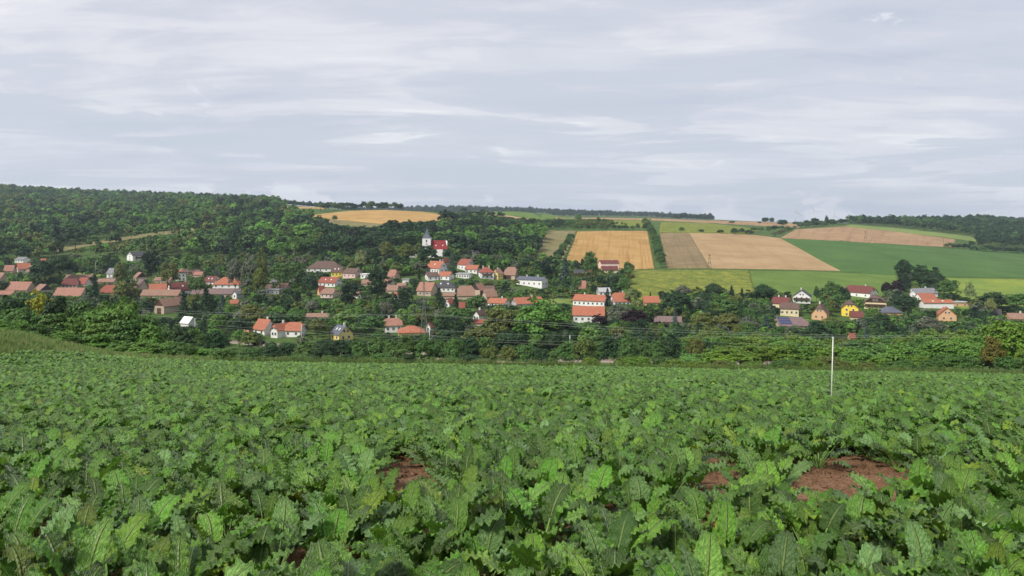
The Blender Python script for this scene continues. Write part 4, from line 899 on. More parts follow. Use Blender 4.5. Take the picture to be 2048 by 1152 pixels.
# ------------------------------------------------------------------ woodland and garden trees scattered over the slopes
def in_poly(px, py, poly):
    x, y = poly[:, 0], poly[:, 1]; n = len(poly); ins = np.zeros(len(px), bool); j = n - 1
    for i in range(n):
        c = ((y[i] > py) != (y[j] > py)) & (px < (x[j] - x[i]) * (py - y[i]) / (y[j] - y[i] + 1e-12) + x[i]); ins ^= c; j = i
    return ins
WOODS = []           # x, y, h, w, kind(str), tint
def wood(poly_px, d0, d1, spacing, h, kinds, tints, arange=(-1.05, 1.05), jitter=.45):
    """poly_px: outline of the ground (photo pixels)"""
    P_ = np.array(poly_px, float); a0 = max(arange[0], (P_[:, 0].min() - CX) / F); a1 = min(arange[1], (P_[:, 0].max() - CX) / F)
    d0 *= K; d1 *= K
    y = np.arange(d0, d1, spacing); pts = []
    for yy in y:
        xs = np.arange(a0 * yy, a1 * yy, spacing); pts.append(np.stack([xs + rng.uniform(-1, 1, len(xs)) * spacing * jitter, np.full(len(xs), yy) + rng.uniform(-1, 1, len(xs)) * spacing * jitter], 1))
    pts = np.concatenate(pts); z = ground(pts[:, 0], pts[:, 1]); u, v = pix(pts[:, 0], pts[:, 1], z)
    ok = in_poly(u, v, P_)
    for fp in FIELD_POLY: ok &= ~in_poly(pts[:, 0], pts[:, 1], fp)
    for H_ in HOUSES: ok &= np.hypot(pts[:, 0] - H_[6], pts[:, 1] - H_[7]) > H_[8] + 3
    pts = pts[ok]; z = z[ok]; HH = h * np.where(rng.uniform(0, 1, len(pts)) < .06, rng.uniform(1.3, 1.6, len(pts)), rng.uniform(.58, 1.28, len(pts))); drop = np.zeros(len(pts), bool)
    for fp, fd in FIELD_PX:                          # trees in front of a field keep below what the photograph shows of it
        for k_ in (.3, .5, .7, .85, 1.0):
            u_, v_ = pix(pts[:, 0], pts[:, 1], z + HH * k_); hit = in_poly(u_, v_ + 1, fp) & (pts[:, 1] < fd - 4)
            lucky = rng.uniform(0, 1, len(pts)) < .08
            HH = np.where(hit & ~lucky, HH * (k_ - .12), HH)
    drop |= HH < 2.5
    pts = pts[~drop]; HH = HH[~drop]
    for (x, yv), hh in zip(pts, HH):
        big = mnoise.noise(Vector((x * .012, yv * .012, 3)))
        tn = tints[int(min(len(tints) - 1, max(0, (big + .5 + random.uniform(-.25, .25)) * len(tints))))]
        WOODS.append((x, yv, hh, hh * random.uniform(.72, 1.0), random.choice(kinds), jit(TINT[tn], .38)))
wood([(-700, 300), (-700, 522), (0, 526), (150, 516), (300, 514), (420, 512), (520, 505), (640, 500), (660, 460), (600, 430), (560, 414), (540, 395), (300, 380), (0, 370)], 505, 1760, 12.0, 15, ('round', 'round', 'round', 'bush'), ('dark', 'green', 'dark', 'green', 'bright', 'olive'), (-.98, 1))
wood([(430, 520), (600, 517), (700, 515), (800, 512), (840, 505), (905, 512), (990, 520), (1075, 528), (1092, 500), (1095, 462), (1060, 447), (940, 441), (860, 447), (770, 453), (700, 458), (640, 448), (560, 440), (500, 445), (430, 470)], 440, 900, 8.0, 12.5, ('pine', 'round', 'round', 'pine', 'round'), ('dark', 'conifer', 'dark', 'green', 'bright'))
wood([(1060, 447), (1095, 460), (1160, 458), (1300, 458), (1300, 447), (1225, 446), (1160, 442), (1090, 442)], 780, 1050, 10, 9, ('round', 'bush'), ('dark', 'green', 'olive'))
wood([(1880, 496), (1960, 486), (1930, 470), (1880, 464), (1800, 455), (1700, 447), (1700, 444), (1900, 443), (2048, 440), (2900, 440), (2900, 520), (2048, 507)], 900, 1800, 13, 13, ('round', 'round', 'bush'), ('dark', 'dark', 'green'))
wood([(700, 440), (700, 412), (900, 412), (1100, 416), (1290, 424), (1420, 435), (1430, 443), (1290, 434.5), (1200, 433), (1100, 433), (900, 440)], 1900, 3060, 26, 17, ('bush',), ('dark', 'dark', 'conifer'))
wood([(480, 415), (480, 405), (700, 405), (900, 425), (900, 432), (700, 424)], 1450, 1700, 15, 11, ('bush',), ('dark',))
wood([(1085, 533), (1110, 535), (1120, 545), (1230, 552), (1262, 545), (1262, 556), (1180, 562), (1070, 560), (1050, 545)], 400, 480, 9, 6, ('bush', 'round'), ('green', 'dark', 'olive'))
# trees and shrubs of the village gardens: kept below what the photograph shows of the houses behind them
CLEAR = [(1262, 1500, 0, 588, 330), (1500, 1620, 0, 596, 350), (1640, 1800, 0, 576, 380), (1880, 2060, 0, 585, 420), (128, 205, 0, 552, 420), (1085, 1146, 0, 607, 345), (448, 518, 0, 712, 120),
         (240, 262, 0, 524, 500), (1120, 1320, 0, 536, 400)]
obst = [(h[0], h[1], h[3], h[4]) for h in HOUSES] + [(c[0], c[1], c[3], c[4] * K) for c in CLEAR]
def village_fill():
    pts = []
    yv = 222 * K
    while yv < 500 * K:
        st = 7.2; xs = np.arange(-.80 * yv, .80 * yv, st)
        for x in xs: pts.append((x + random.uniform(-3, 3), yv + random.uniform(-3, 3)))
        yv += st
    pts = np.array(pts); z = ground(pts[:, 0], pts[:, 1]); ok = np.ones(len(pts), bool)
    for fp in FIELD_POLY: ok &= ~in_poly(pts[:, 0], pts[:, 1], fp)
    for H_ in HOUSES: ok &= np.hypot(pts[:, 0] - H_[6], pts[:, 1] - H_[7]) > H_[8] * .8 + 2.2
    keyp = np.array([(t['x'], t['y'], t['w']) for t in TREES])
    for (x, y), zz in zip(pts[ok], z[ok]):
        if abs(y - rail_pt(x)) < 9: continue
        kd = np.hypot(keyp[:, 0] - x, keyp[:, 1] - y)
        if (kd < keyp[:, 2] * .35).any(): continue
        u, v = pix(x, y, zz)
        big = mnoise.noise(Vector((x * .02, y * .02, 9)))
        h = random.uniform(5.5, 10.5) + 3 * big; kind = random.choices(('round', 'bush', 'spruce', 'tall', 'pine'), (5, 3, 1.0, .6, .5))[0]
        if kind in ('spruce', 'tall', 'pine'): h *= 1.2
        w = h * {'round': .85, 'bush': 1.05, 'spruce': .46, 'tall': .42, 'pine': .6}[kind]
        wpx = w * F / y
        lim = 0
        for (a0, a1, vb, dh) in obst:
            if dh > y - 2 and u + wpx * .42 > a0 and u - wpx * .42 < a1: lim = max(lim, vb)
        if v - h * F / y < lim:
            h2 = (v - lim) * y / F
            if h2 < 1.3: continue
            if kind not in ('bush',): kind = 'bush' if h2 < 5 else 'round'
            w = min(w, h2 * 1.5); h = h2
        tn = random.choice({'spruce': ('conifer', 'bluegreen', 'conifer'), 'pine': ('conifer', 'dark')}.get(kind, ('green', 'dark', 'green', 'olive', 'bright', 'dark', 'grey')))
        TREES.append(dict(kind=kind, x=x, y=y, z=zz, h=h, w=w, tint=jit(TINT[tn], .18), label=None, u=u, key=False, tn=tn))
village_fill()

# choose which trees stand as objects: all the key ones and the largest of the rest; the rest join the woods
NAMES = {'round': ('broadleaf_tree', 'tree'), 'tall': ('slender_tree', 'tree'), 'bush': ('bush', 'bush'), 'spruce': ('spruce_tree', 'tree'), 'pine': ('pine_tree', 'tree')}
LIMIT = {'round': 285, 'bush': 290, 'spruce': 200, 'tall': 120, 'pine': 120}
for t in TREES: t['px'] = t['h'] * t['w'] / t['y'] ** 2
chosen = []
for kind in NAMES:
    L_ = sorted([t for t in TREES if t['kind'] == kind], key=lambda t: (-t['key'], -t['px']))
    vis = [t for t in L_ if t['key'] or -30 < t['u'] < 2078]
    chosen += vis[:LIMIT[kind]]
ids = {id(t) for t in chosen}
for t in TREES:
    if id(t) not in ids: WOODS.append((t['x'], t['y'], t['h'], t['w'], 'round' if t['kind'] == 'tall' else t['kind'], t['tint']))
ORD = ['first', 'second', 'third', 'fourth', 'fifth', 'sixth', 'seventh', 'eighth', 'ninth', 'tenth', 'eleventh', 'twelfth'] + ['%dth' % i for i in range(13, 60)]
KW = {'round': 'leafy tree', 'tall': 'slender tree', 'bush': 'bush', 'spruce': 'spruce', 'pine': 'pine'}
def trim(q, n=9):
    w = q.replace(',', '').split()[:n]
    while w[-1] in ('the', 'a', 'of', 'with', 'and', 'in', 'by', 'near', 'behind', 'left', 'right', 'at', 'beside', 'below', 'above', 'under', 'between', 'from', 'on', 'two', 'dark', 'white', 'just'): w.pop()
    return ' '.join(w)
groups = {}
for t in chosen:
    if t['label']: continue
    if t.get('hedge'): key = (KW[t['kind']], 'in ' + t['hedge'])
    else:
        best = min(HOUSES, key=lambda H_: abs((H_[0] + H_[1]) / 2 - t['u']) / F * t['y'] + 1.0 * abs(H_[7] - t['y']) )
        if t['u'] < best[0]: rel = 'left of'
        elif t['u'] > best[1]: rel = 'right of'
        else: rel = 'in front of' if t['y'] < best[7] else 'behind'
        key = (KW[t['kind']], rel + ' the ' + trim(best[5]))
    groups.setdefault(key, []).append(t)
for key, ts in groups.items():
    away = -1 if key[1].startswith('left of') else 1
    side = key[1].startswith(('left of', 'right of'))
    ts.sort(key=lambda t: t['u'] * away)
    for i, t in enumerate(ts):
        if len(ts) == 1: t['label'] = '%s %s' % key
        elif side: t['label'] = ('nearest' if i == 0 else ORD[i]) + ' %s to the %s' % key
        else: t['label'] = '%s %s from left %s' % (ORD[i], key[0], key[1])
for t in chosen:
    me, tm = random.choice(PROTO[t['kind']]); nm, cat = NAMES[t['kind']]
    rt = empty(nm, (t['x'], t['y'], t['z']), random.uniform(0, 6.28)); words = t['label'].split()
    tag(rt, ' '.join(words[:16]), cat, 'hedge and garden plants' if t['kind'] == 'bush' else 'village and hedgerow trees')
    s_ = (t['w'], t['w'], t['h'])
    c = mobj('crown', me, None, rt, scl=s_); c.color = t['tint'] + (1,)
    mobj('trunk', tm, None, rt, scl=s_)

def scatter(name, pts, rot, scl, kind, tint, protos):
    """one object that plants copies of the prototypes on its points"""
    me = bpy.data.meshes.new(name); n = len(pts); me.vertices.add(n); me.vertices.foreach_set('co', np.asarray(pts, np.float32).ravel())
    for nm, ty, dat, f in (('rot', 'FLOAT_VECTOR', rot, 'vector'), ('scl', 'FLOAT_VECTOR', scl, 'vector'), ('kind', 'INT', kind, 'value'), ('tint', 'FLOAT_COLOR', tint, 'color')):
        a = me.attributes.new(nm, ty, 'POINT'); a.data.foreach_set(f, np.asarray(dat, np.int32 if ty == 'INT' else np.float32).ravel())
    me.update(); o = mobj(name, me); ng = bpy.data.node_groups.new(name, 'GeometryNodeTree')
    ng.interface.new_socket('Geometry', in_out='INPUT', socket_type='NodeSocketGeometry'); ng.interface.new_socket('Geometry', in_out='OUTPUT', socket_type='NodeSocketGeometry')
    N_ = ng.nodes; gi = N_.new('NodeGroupInput'); go = N_.new('NodeGroupOutput'); jn = N_.new('GeometryNodeJoinGeometry')
    def attr(nm, ty):
        a = N_.new('GeometryNodeInputNamedAttribute'); a.data_type = ty; a.inputs[0].default_value = nm; return a.outputs[0]
    ar, as_, ak = attr('rot', 'FLOAT_VECTOR'), attr('scl', 'FLOAT_VECTOR'), attr('kind', 'INT')
    for k, p in enumerate(protos):
        oi = N_.new('GeometryNodeObjectInfo'); oi.inputs['Object'].default_value = p; oi.inputs['As Instance'].default_value = True
        cmp_ = N_.new('FunctionNodeCompare'); cmp_.data_type = 'INT'; cmp_.operation = 'EQUAL'; cmp_.inputs[3].default_value = k; ng.links.new(ak, cmp_.inputs[2])
        ip = N_.new('GeometryNodeInstanceOnPoints'); ng.links.new(gi.outputs[0], ip.inputs['Points']); ng.links.new(cmp_.outputs[0], ip.inputs['Selection'])
        ng.links.new(oi.outputs['Geometry'], ip.inputs['Instance']); ng.links.new(ar, ip.inputs['Rotation']); ng.links.new(as_, ip.inputs['Scale']); ng.links.new(ip.outputs[0], jn.inputs[0])
    ng.links.new(jn.outputs[0], go.inputs[0]); md = o.modifiers.new('scatter', 'NODES'); md.node_group = ng; return o
lowlist = []; lowidx = {}
for k in LOW:
    lowidx[k] = [len(lowlist) + i for i in range(len(LOW[k]))]; lowlist += LOW[k]
W_ = WOODS; wx = np.array([(w[0], w[1]) for w in W_]); wz = ground(wx[:, 0], wx[:, 1])
wo = scatter('woodland', np.column_stack([wx, wz]), [(0, 0, random.uniform(0, 6.28)) for _ in W_], [(w[3], w[3], w[2]) for w in W_], [random.choice(lowidx[w[4]]) for w in W_], [w[5] + (1,) for w in W_], lowlist)
tag(wo, 'dense green woodland and garden growth over hills and village', 'woodland', kind='stuff')
DBG.append('trees %d chosen %d woods %d' % (len(TREES), len(chosen), len(WOODS)))

# ------------------------------------------------------------------ railway masts, pylon, wires, poles, turbines, stake
MASTX = [-145, -104.5, -64.6, -24, 16]; MORE = [57, 98, 139]
MASTN = ['leftmost', 'second from left', 'third from left', 'fourth from left, right of the lattice pylon', 'nearest, in the picture centre']
MT = []
for x0, nm in zip(MASTX, MASTN):
    x = x0 * K; y = rail_pt(x) - 3.6; g_ = gz(x, y); rt = empty('catenary_mast', (x, y, g_)); MH = 9.8
    tag(rt, 'grey concrete railway mast, %s' % nm, 'mast', 'railway masts along the track')
    mobj('pole', MB().tube([(0, 0, -.8), (0, 0, MH)], [.24, .15], 8).mesh('pole', True), M['concrete'], rt)
    mobj('cantilever', MB().tube([(0, 0, 5.6), (1.2, 2.9, 7.2)], .05, 5).tube([(0, 0, 7.4), (1.2, 2.9, 7.2)], .04, 5).tube([(0, 0, 5.6), (1.0, 3.1, 5.9)], .04, 5).mesh('cantilever'), M['concrete'], rt)
    mobj('insulator', MB().tube([(.1, .3, 5.7), (.3, .7, 5.95)], .10, 6).mesh('insulator'), M['r_brown'], rt)
    mobj('footing', MB().box(-.35, .35, -.35, .35, -.9, .6).mesh('footing'), M['concrete'], rt)
    MT.append((x, y, g_))
for x0 in MORE: MT.append((x0 * K, rail_pt(x0 * K) - 3.6, gz(x0 * K, rail_pt(x0 * K) - 3.6)))      # the line runs on behind the hedge
def wire(name, pts, r, label, sag=.0, seg=10, group=None):
    P_ = []
    for a, b in zip(pts[:-1], pts[1:]):
        for i in range(seg):
            t = i / seg; P_.append((a[0] + (b[0] - a[0]) * t, a[1] + (b[1] - a[1]) * t, a[2] + (b[2] - a[2]) * t - sag * 4 * t * (1 - t)))
    P_.append(pts[-1])
    o = mobj(name, MB().tube(P_, r, 5).mesh(name, True), M['wire']); return tag(o, label, 'wire', group)
ext0, ext1 = (-200 * K, 295 * K), (185 * K, 199 * K)
def alongmast(dy, dz, s=.0):
    L_ = [(ext0[0], ext0[1] + dy, gz(ext0[0], ext0[1]) + dz)] + [(m[0], m[1] + dy, m[2] + dz) for m in MT] + [(ext1[0], ext1[1] + dy, gz(*ext1) + dz)]
    return L_
wire('catenary_wire', alongmast(0, 9.7), .027, 'feeder wire along the tops of the railway masts', .35, group='overhead wires')
wire('catenary_wire', alongmast(2.9, 7.15), .027, 'upper overhead wire carried by the mast brackets', .6, group='overhead wires')
wire('catenary_wire', alongmast(3.1, 5.8), .027, 'lowest overhead wire above the railway track', .1, group='overhead wires')
# lattice pylon
def pylon():
    d = 236 * K; x = (848 - CX) / F * d; g_ = gz(x, d); Ht = CZ - (562 - HZ) / F * d - g_; rt = empty('lattice_pylon', (x, d, g_), R(12)); tag(rt, 'slim dark lattice pylon standing beside the railway', 'pylon')
    w0, w1 = 2.0, .35
    hw_ = lambda z: w0 + (w1 - w0) * min(1, z / (Ht * .62)) if z < Ht * .62 else w1
    for sx in (-1, 1):
        for sy in (-1, 1):
            mobj('leg', MB().tube([(sx * w0, sy * w0, -1), (sx * w1, sy * w1, Ht * .62), (sx * w1 * .7, sy * w1 * .7, Ht)], .065, 4).mesh('leg'), M['steel'], rt)
    n = 13; zs = [Ht * i / n for i in range(n + 1)]
    for a, b in zip(zs[:-1], zs[1:]):
        m = MB(); p, q = hw_(a), hw_(b)
        for k in range(4):
            c0 = [(-1, -1), (1, -1), (1, 1), (-1, 1)][k]; c1 = [(1, -1), (1, 1), (-1, 1), (-1, -1)][k]
            m.tube([(c0[0] * p, c0[1] * p, a), (c1[0] * q, c1[1] * q, b)], .03, 4).tube([(c1[0] * p, c1[1] * p, a), (c0[0] * q, c0[1] * q, b)], .03, 4)
        tag(mobj('bracing', m.mesh('bracing'), M['steel'], rt), kind='stuff')
    for z, s in ((Ht * .58, 4.6), (Ht * .80, 2.6)):
        mobj('crossarm', MB().tube([(-s, 0, z), (0, 0, z + .9), (s, 0, z)], .07, 4).tube([(-s, 0, z), (s, 0, z)], .07, 4).mesh('crossarm'), M['steel'], rt)
    for sx in (-1, 1):
        c = sx * 4.6; z = Ht * .58
        mobj('jumper_cable', MB().tube([(c + 1.4 * math.cos(a), -.3, z - .2 - 2.0 * math.sin(a)) for a in np.linspace(0, math.pi, 12)], .035, 4).mesh('jumper_cable'), M['wire'], rt)
        mobj('insulator', MB().tube([(c, 0, z), (c, 0, z - .9)], .11, 6).mesh('insulator'), M['glass'], rt)
    return x, d, g_ + Ht
px_, pd_, pt_ = pylon()
def wpx(pts, name, label, r=.032):
    P_ = []
    for u, v in pts:
        a = (u - CX) / F; d = float(np.interp(a, np.array([-1.1, -.683, -.523, -.284, -.117, .1, .35, .7, 1.1]), np.array([420, 315, 268, 240, 234, 210, 203, 198, 197]))) * K + 4
        P_.append((a * d, d, CZ - (v - HZ) / F * d))
    wire(name, P_, r, label, .0, 1, 'overhead wires')
def smooth_poly(p, n=60):
    p = np.array(p, float); u = np.linspace(p[0, 0], p[-1, 0], n); return list(zip(u, np.interp(u, p[:, 0], p[:, 1])))
wpx(smooth_poly([(-300, 572), (0, 594), (130, 602), (240, 613), (400, 624), (520, 628), (700, 629.5), (845, 628), (1010, 639), (1240, 655), (1450, 664), (1700, 670.5), (2100, 673), (2400, 673)]), 'power_wire', 'upper long power wire passing the lattice pylon')
wpx(smooth_poly([(-300, 578), (0, 600), (130, 608), (240, 618), (400, 628), (520, 632), (700, 632.5), (845, 629.5), (1010, 642.5), (1240, 660), (1450, 668), (1700, 674), (2100, 677), (2400, 677)]), 'power_wire', 'lower long power wire passing the lattice pylon')
# poles on the hill
def apole(u, v, hpx, label, h2=None):
    x, d = at(u, v); g_ = gz(x, d); H_ = hpx * d / F; rt = empty('power_pole', (x, d, g_)); tag(rt, label, 'pole')
    for s in (-1, 1): mobj('leg', MB().tube([(s * H_ * .13, 0, -.5), (s * .12, 0, H_)], [.20, .15], 6).mesh('leg'), M['timber'], rt)
    mobj('crossbar', MB().box(-H_ * .09, H_ * .09, -.1, .1, H_ * .38, H_ * .42).mesh('crossbar'), M['timber'], rt)
    mobj('crossarm', MB().box(-1.2, 1.2, -.1, .1, H_ * .93, H_ * .96).mesh('crossarm'), M['timber'], rt)
    return x, d, g_ + H_
apole(1419, 537, 28, 'timber A shaped pole at the foot of the tan stubble')
apole(1731, 484, 22, 'timber A shaped pole on the brown stubble field')
def spole(u, v, hpx, label, mat='timber', r=.16):
    x, d = at(u, v); g_ = gz(x, d); H_ = hpx * d / F; rt = empty('utility_pole', (x, d, g_)); tag(rt, label, 'pole')
    mobj('pole', MB().tube([(0, 0, -.5), (0, 0, H_)], [r, r * .7], 6).mesh('pole', True), M[mat], rt)
    mobj('crossarm', MB().box(-.8, .8, -.06, .06, H_ * .93, H_ * .96).mesh('crossarm'), M[mat], rt)
spole(1598, 472, 12, 'thin pole at the left end of the brown stubble')
spole(1887, 494, 18, 'thin pole at the right end of the brown stubble')
spole(1360, 600, 14, 'short pale utility post before the yellow green field', 'concrete', .3)
spole(191, 545, 20, 'thin pale utility pole beside the left meadow', 'concrete', .16)
spole(1151, 602, 22, 'thin utility pole left of the big white house', 'concrete', .16)
# wind turbines beyond the crest
def turbine(u, vh, ang, yaw, label, d=5200):
    x = (u - CX) / F * d; hub = CZ - (vh - HZ) / F * d; base = gz(x, d); rt = empty('wind_turbine', (x, d, base), R(yaw)); tag(rt, label, 'wind turbine', 'wind turbines on the horizon')
    H_ = hub - base
    mobj('tower', MB().tube([(0, 0, -2), (0, 0, H_)], [2.6, 1.6], 10).mesh('tower', True), M['whitepaint'], rt)
    mobj('nacelle', MB().box(-2, 2, -3, 9, H_ - 2, H_ + 2.2).mesh('nacelle'), M['whitepaint'], rt)
    mobj('hub', MB().tube([(0, -3, H_), (0, -6.5, H_)], [2.2, .8], 10).mesh('hub', True), M['whitepaint'], rt)
    for k in range(3):
        a = R(ang + 120 * k); dx, dz = math.sin(a), math.cos(a); Lb = 56
        P_ = [(dx * 1.5, -4.8, H_ + dz * 1.5), (dx * 10, -4.9, H_ + dz * 10), (dx * 35, -5.2, H_ + dz * 35), (dx * Lb, -5.8, H_ + dz * Lb)]
        mobj('blade', MB().tube(P_, [1.1, 2.1, 1.2, .25], 6).mesh('blade', True), M['whitepaint'], rt)
turbine(1591, 423, 5, 8, 'left white wind turbine on the horizon')
turbine(1628, 422, -22, -10, 'middle white wind turbine on the horizon')
turbine(1668, 431, 2, 6, 'right white wind turbine on the horizon')
# white marker stake in the beet field
sx_, sy_ = 8.5, 20.0; sg = gz(sx_, sy_)
rt = empty('marker_stake', (sx_, sy_, sg)); tag(rt, 'thin white marker stake standing in the beet field', 'stake')
mobj('rod', MB().tube([(0, 0, -.3), (.06, 0, 1.96)], [.015, .013], 8).mesh('rod', True), M['whitepaint'], rt); mobj('cap', MB().tube([(.06, 0, 1.96), (.061, 0, 2.0)], [.023, .019], 8).mesh('cap'), M['frame'], rt)

# ------------------------------------------------------------------ the beet field
def beet_leaf_mat(name, src):
    m, new, link, b = base_mat(name, .34, .8)
    uv = new('ShaderNodeUVMap'); sp = new('ShaderNodeSeparateXYZ'); link(uv.outputs[0], sp.inputs[0])
    oi = new('ShaderNodeObjectInfo'); g = new('ShaderNodeNewGeometry'); tc = new('ShaderNodeTexCoord')
    def mt(op, a, b_=None, c=None):
        q = new('ShaderNodeMath', operation=op)
        for i, w in enumerate((a, b_, c)):
            if w is None: continue
            if isinstance(w, (int, float)): q.inputs[i].default_value = w
            else: link(w, q.inputs[i])
        return q.outputs[0]
    ax = mt('ABSOLUTE', mt('SUBTRACT', sp.outputs[0], .5))                   # 0 at midrib, .5 at margin
    rib = ramp(new, [(0.0, g4(1)), (0.030, g4(.85)), (0.055, g4(0))], 'LINEAR'); link(ax, rib.inputs[0])
    vein = mt('SINE', mt('MULTIPLY', mt('SUBTRACT', sp.outputs[1], mt('MULTIPLY', ax, .55)), 58.0))
    vr_ = ramp(new, [(0.90, g4(0)), (0.985, g4(.42))], 'LINEAR'); link(vein, vr_.inputs[0])
    vm = mt('MAXIMUM', rib.outputs[0], vr_.outputs[0])
    n = new('ShaderNodeTexNoise', inp={'Scale': 9.0, 'Detail': 4.0, 'Roughness': .6}); link(uv.outputs[0], n.inputs['Vector'])
    r = ramp(new, [(0.3, (.064, .165, .014, 1)), (0.5, (.108, .245, .021, 1)), (0.72, (.175, .335, .038, 1))], 'LINEAR'); link(n.outputs[0], r.inputs[0])
    hs = new('ShaderNodeHueSaturation'); link(r.outputs[0], hs.inputs['Color'])
    rnd = mt('FRACT', mt('ADD', mt('MULTIPLY', oi.outputs['Random'], 7.31), mt('MULTIPLY', g.outputs['Random Per Island'], 3.17)))
    mr = new('ShaderNodeMapRange', inp={'To Min': .42, 'To Max': 1.55}); link(rnd, mr.inputs[0]); link(mr.outputs[0], hs.inputs['Value'])
    rnd2 = mt('FRACT', mt('MULTIPLY', rnd, 13.7))
    lr = ramp(new, [(0.0, (.80, 1.0, .75, 1)), (0.35, (1, 1, 1, 1)), (0.62, (1.15, 1.05, .9, 1)), (0.78, (1.3, 1.15, 3.0, 1)), (0.84, (1.5, 1.25, 4.6, 1)), (0.90, (1.25, 1.1, .9, 1)), (0.97, (1.5, 1.2, .9, 1)), (1.0, (2.1, 1.4, 1.0, 1))], 'LINEAR'); link(rnd2, lr.inputs[0])
    tm_ = new('ShaderNodeMix', data_type='RGBA', blend_type='MULTIPLY'); tm_.inputs[0].default_value = 1; link(r.outputs[0], tm_.inputs[6]); link(lr.outputs[0], tm_.inputs[7]); link(tm_.outputs[2], hs.inputs['Color'])
    mx = new('ShaderNodeMix', data_type='RGBA'); mx.inputs[7].default_value = (.22, .32, .085, 1)
    link(hs.outputs[0], mx.inputs[6]); link(vm, mx.inputs[0])
    link(mx.outputs[2], b.inputs['Base Color'])
    n3 = new('ShaderNodeTexNoise', inp={'Scale': 18.0, 'Detail': 4.0}); link(uv.outputs[0], n3.inputs['Vector'])
    hgt = mt('ADD', mt('MULTIPLY', n3.outputs[0], .6), mt('MULTIPLY', vm, -.9))
    bp = new('ShaderNodeBump', inp={'Strength': 1.0, 'Distance': .045}); link(hgt, bp.inputs['Height']); link(bp.outputs[0], b.inputs['Normal'])
    rr = new('ShaderNodeMapRange', inp={'To Min': .24, 'To Max': .44}); link(n3.outputs[0], rr.inputs[0]); link(rr.outputs[0], b.inputs['Roughness'])
    tr = new('ShaderNodeBsdfTranslucent'); link(hs.outputs[0], tr.inputs[0])
    ms_ = new('ShaderNodeMixShader', inp={0: .22}); link(b.outputs[0], ms_.inputs[1]); link(tr.outputs[0], ms_.inputs[2])
    o = [q for q in m.node_tree.nodes if q.type == 'OUTPUT_MATERIAL'][0]; link(ms_.outputs[0], o.inputs[0])
    return m
M['beet'] = beet_leaf_mat('beet_leaf', 0)
M['petiole'] = plain('beet_petiole', (.17, .27, .07), .5, .2, 8)
def leaf_geo(r, nl, nw, erect, plen, blen, bw):
    """one leaf: petiole from the origin leaning towards +x, then a ruffled blade. returns verts, quads, uvs, material index"""
    th0 = erect; curve = r.uniform(.5, 1.1); pts = []; p = np.array([0., 0.]); th = th0; n_p = 5
    for i in range(n_p + 1):
        pts.append((p[0], p[1], th)); th -= r.uniform(.02, .07); p = p + plen / n_p * np.array([math.cos(th), math.sin(th)])
    V = []; Qd = []; UV = []; MI = []
    for i, (x, z, t) in enumerate(pts):                       # petiole: a flat three sided stem
        w = .0085 - .0035 * i / n_p; nx, nz = -math.sin(t), math.cos(t)
        V += [(x + nx * w * .5, -w, z + nz * w * .5), (x + nx * w * .5, w, z + nz * w * .5), (x - nx * w, 0, z - nz * w)]
        UV += [(.5, 0)] * 3
    for i in range(n_p):
        for k in range(3):
            k2 = (k + 1) % 3; Qd.append((i * 3 + k, i * 3 + k2, i * 3 + 3 + k2, i * 3 + 3 + k)); MI.append(1)
    b0 = len(V); x, z, t = pts[-1]; q = np.array([x, z]); ph = r.uniform(0, 6.28); ph2 = r.uniform(0, 6.28); fold = r.uniform(.10, .42); tw = r.uniform(-.35, .35); fr = r.uniform(5.0, 8.0); ruf = r.uniform(.10, .19); blis = r.uniform(.03, .06)
    side = r.uniform(-.35, .35)
    for j in range(nl + 1):
        s = j / nl
        width = bw * (max(0, math.sin(math.pi * (.05 + .95 * s) ** .72)) ** .62 * .97 + .03) * (1 + .025 * math.sin(fr * 1.3 * s * 6.28 + ph))
        if s == 0: width = bw * .22
        nx, nz = -math.sin(t), math.cos(t); yb = side * s * s * blen * .5
        for i in range(nw + 1):
            c = (i / nw - .5) * 2; ac = abs(c)
            wy = c * width * (1 - .12 * ac)
            sd = ph if c > 0 else ph2
            up = fold * ac * width * .6 + ruf * bw * ac ** 2.4 * math.sin(fr * s * 6.28 + sd) * min(1, 4 * s) + .10 * bw * ac * math.sin(2.3 * s * 6.28 + sd * 2) \
                + blis * bw * math.sin(58 * (s - .275 * ac) + 1.2) * min(1, ac * 4) * (1 - ac * .6)
            lon = - .10 * blen * ac * (1 - s) * (s < .3)
            up += tw * c * width * s
            tx, tz = math.cos(t), math.sin(t)
            V.append((q[0] + nx * up + tx * lon, wy + yb, q[1] + nz * up + tz * lon)); UV.append((i / nw, s))
        t -= curve / nl * (.5 + 1.2 * s) * 1.1
        q = q + blen / nl * np.array([math.cos(t), math.sin(t)])
    for j in range(nl):
        for i in range(nw):
            a = b0 + j * (nw + 1) + i; Qd.append((a, a + 1, a + nw + 2, a + nw + 1)); MI.append(0)
    return np.array(V), np.array(Qd), np.array(UV), np.array(MI)
def geo_mesh(name, V, Qd, UV, MI):
    me = npmesh(name, V, Qd, True); l = me.uv_layers.new(name='UVMap'); l.data.foreach_set('uv', UV[Qd.ravel()].astype(np.float32).ravel())
    me.materials.append(M['beet']); me.materials.append(M['petiole']); me.polygons.foreach_set('material_index', MI.astype(np.int32)); return me
def leaf_params(r, layer):
    """layer 0 = inner upright leaves, 1 = middle, 2 = outer drooping"""
    if layer == 0: return r.uniform(1.18, 1.45), r.uniform(.18, .27), r.uniform(.19, .26), r.uniform(.062, .085)
    if layer == 1: return r.uniform(.95, 1.26), r.uniform(.20, .31), r.uniform(.22, .31), r.uniform(.072, .100)
    return r.uniform(.50, .92), r.uniform(.18, .27), r.uniform(.21, .29), r.uniform(.074, .100)
LEAF = {}
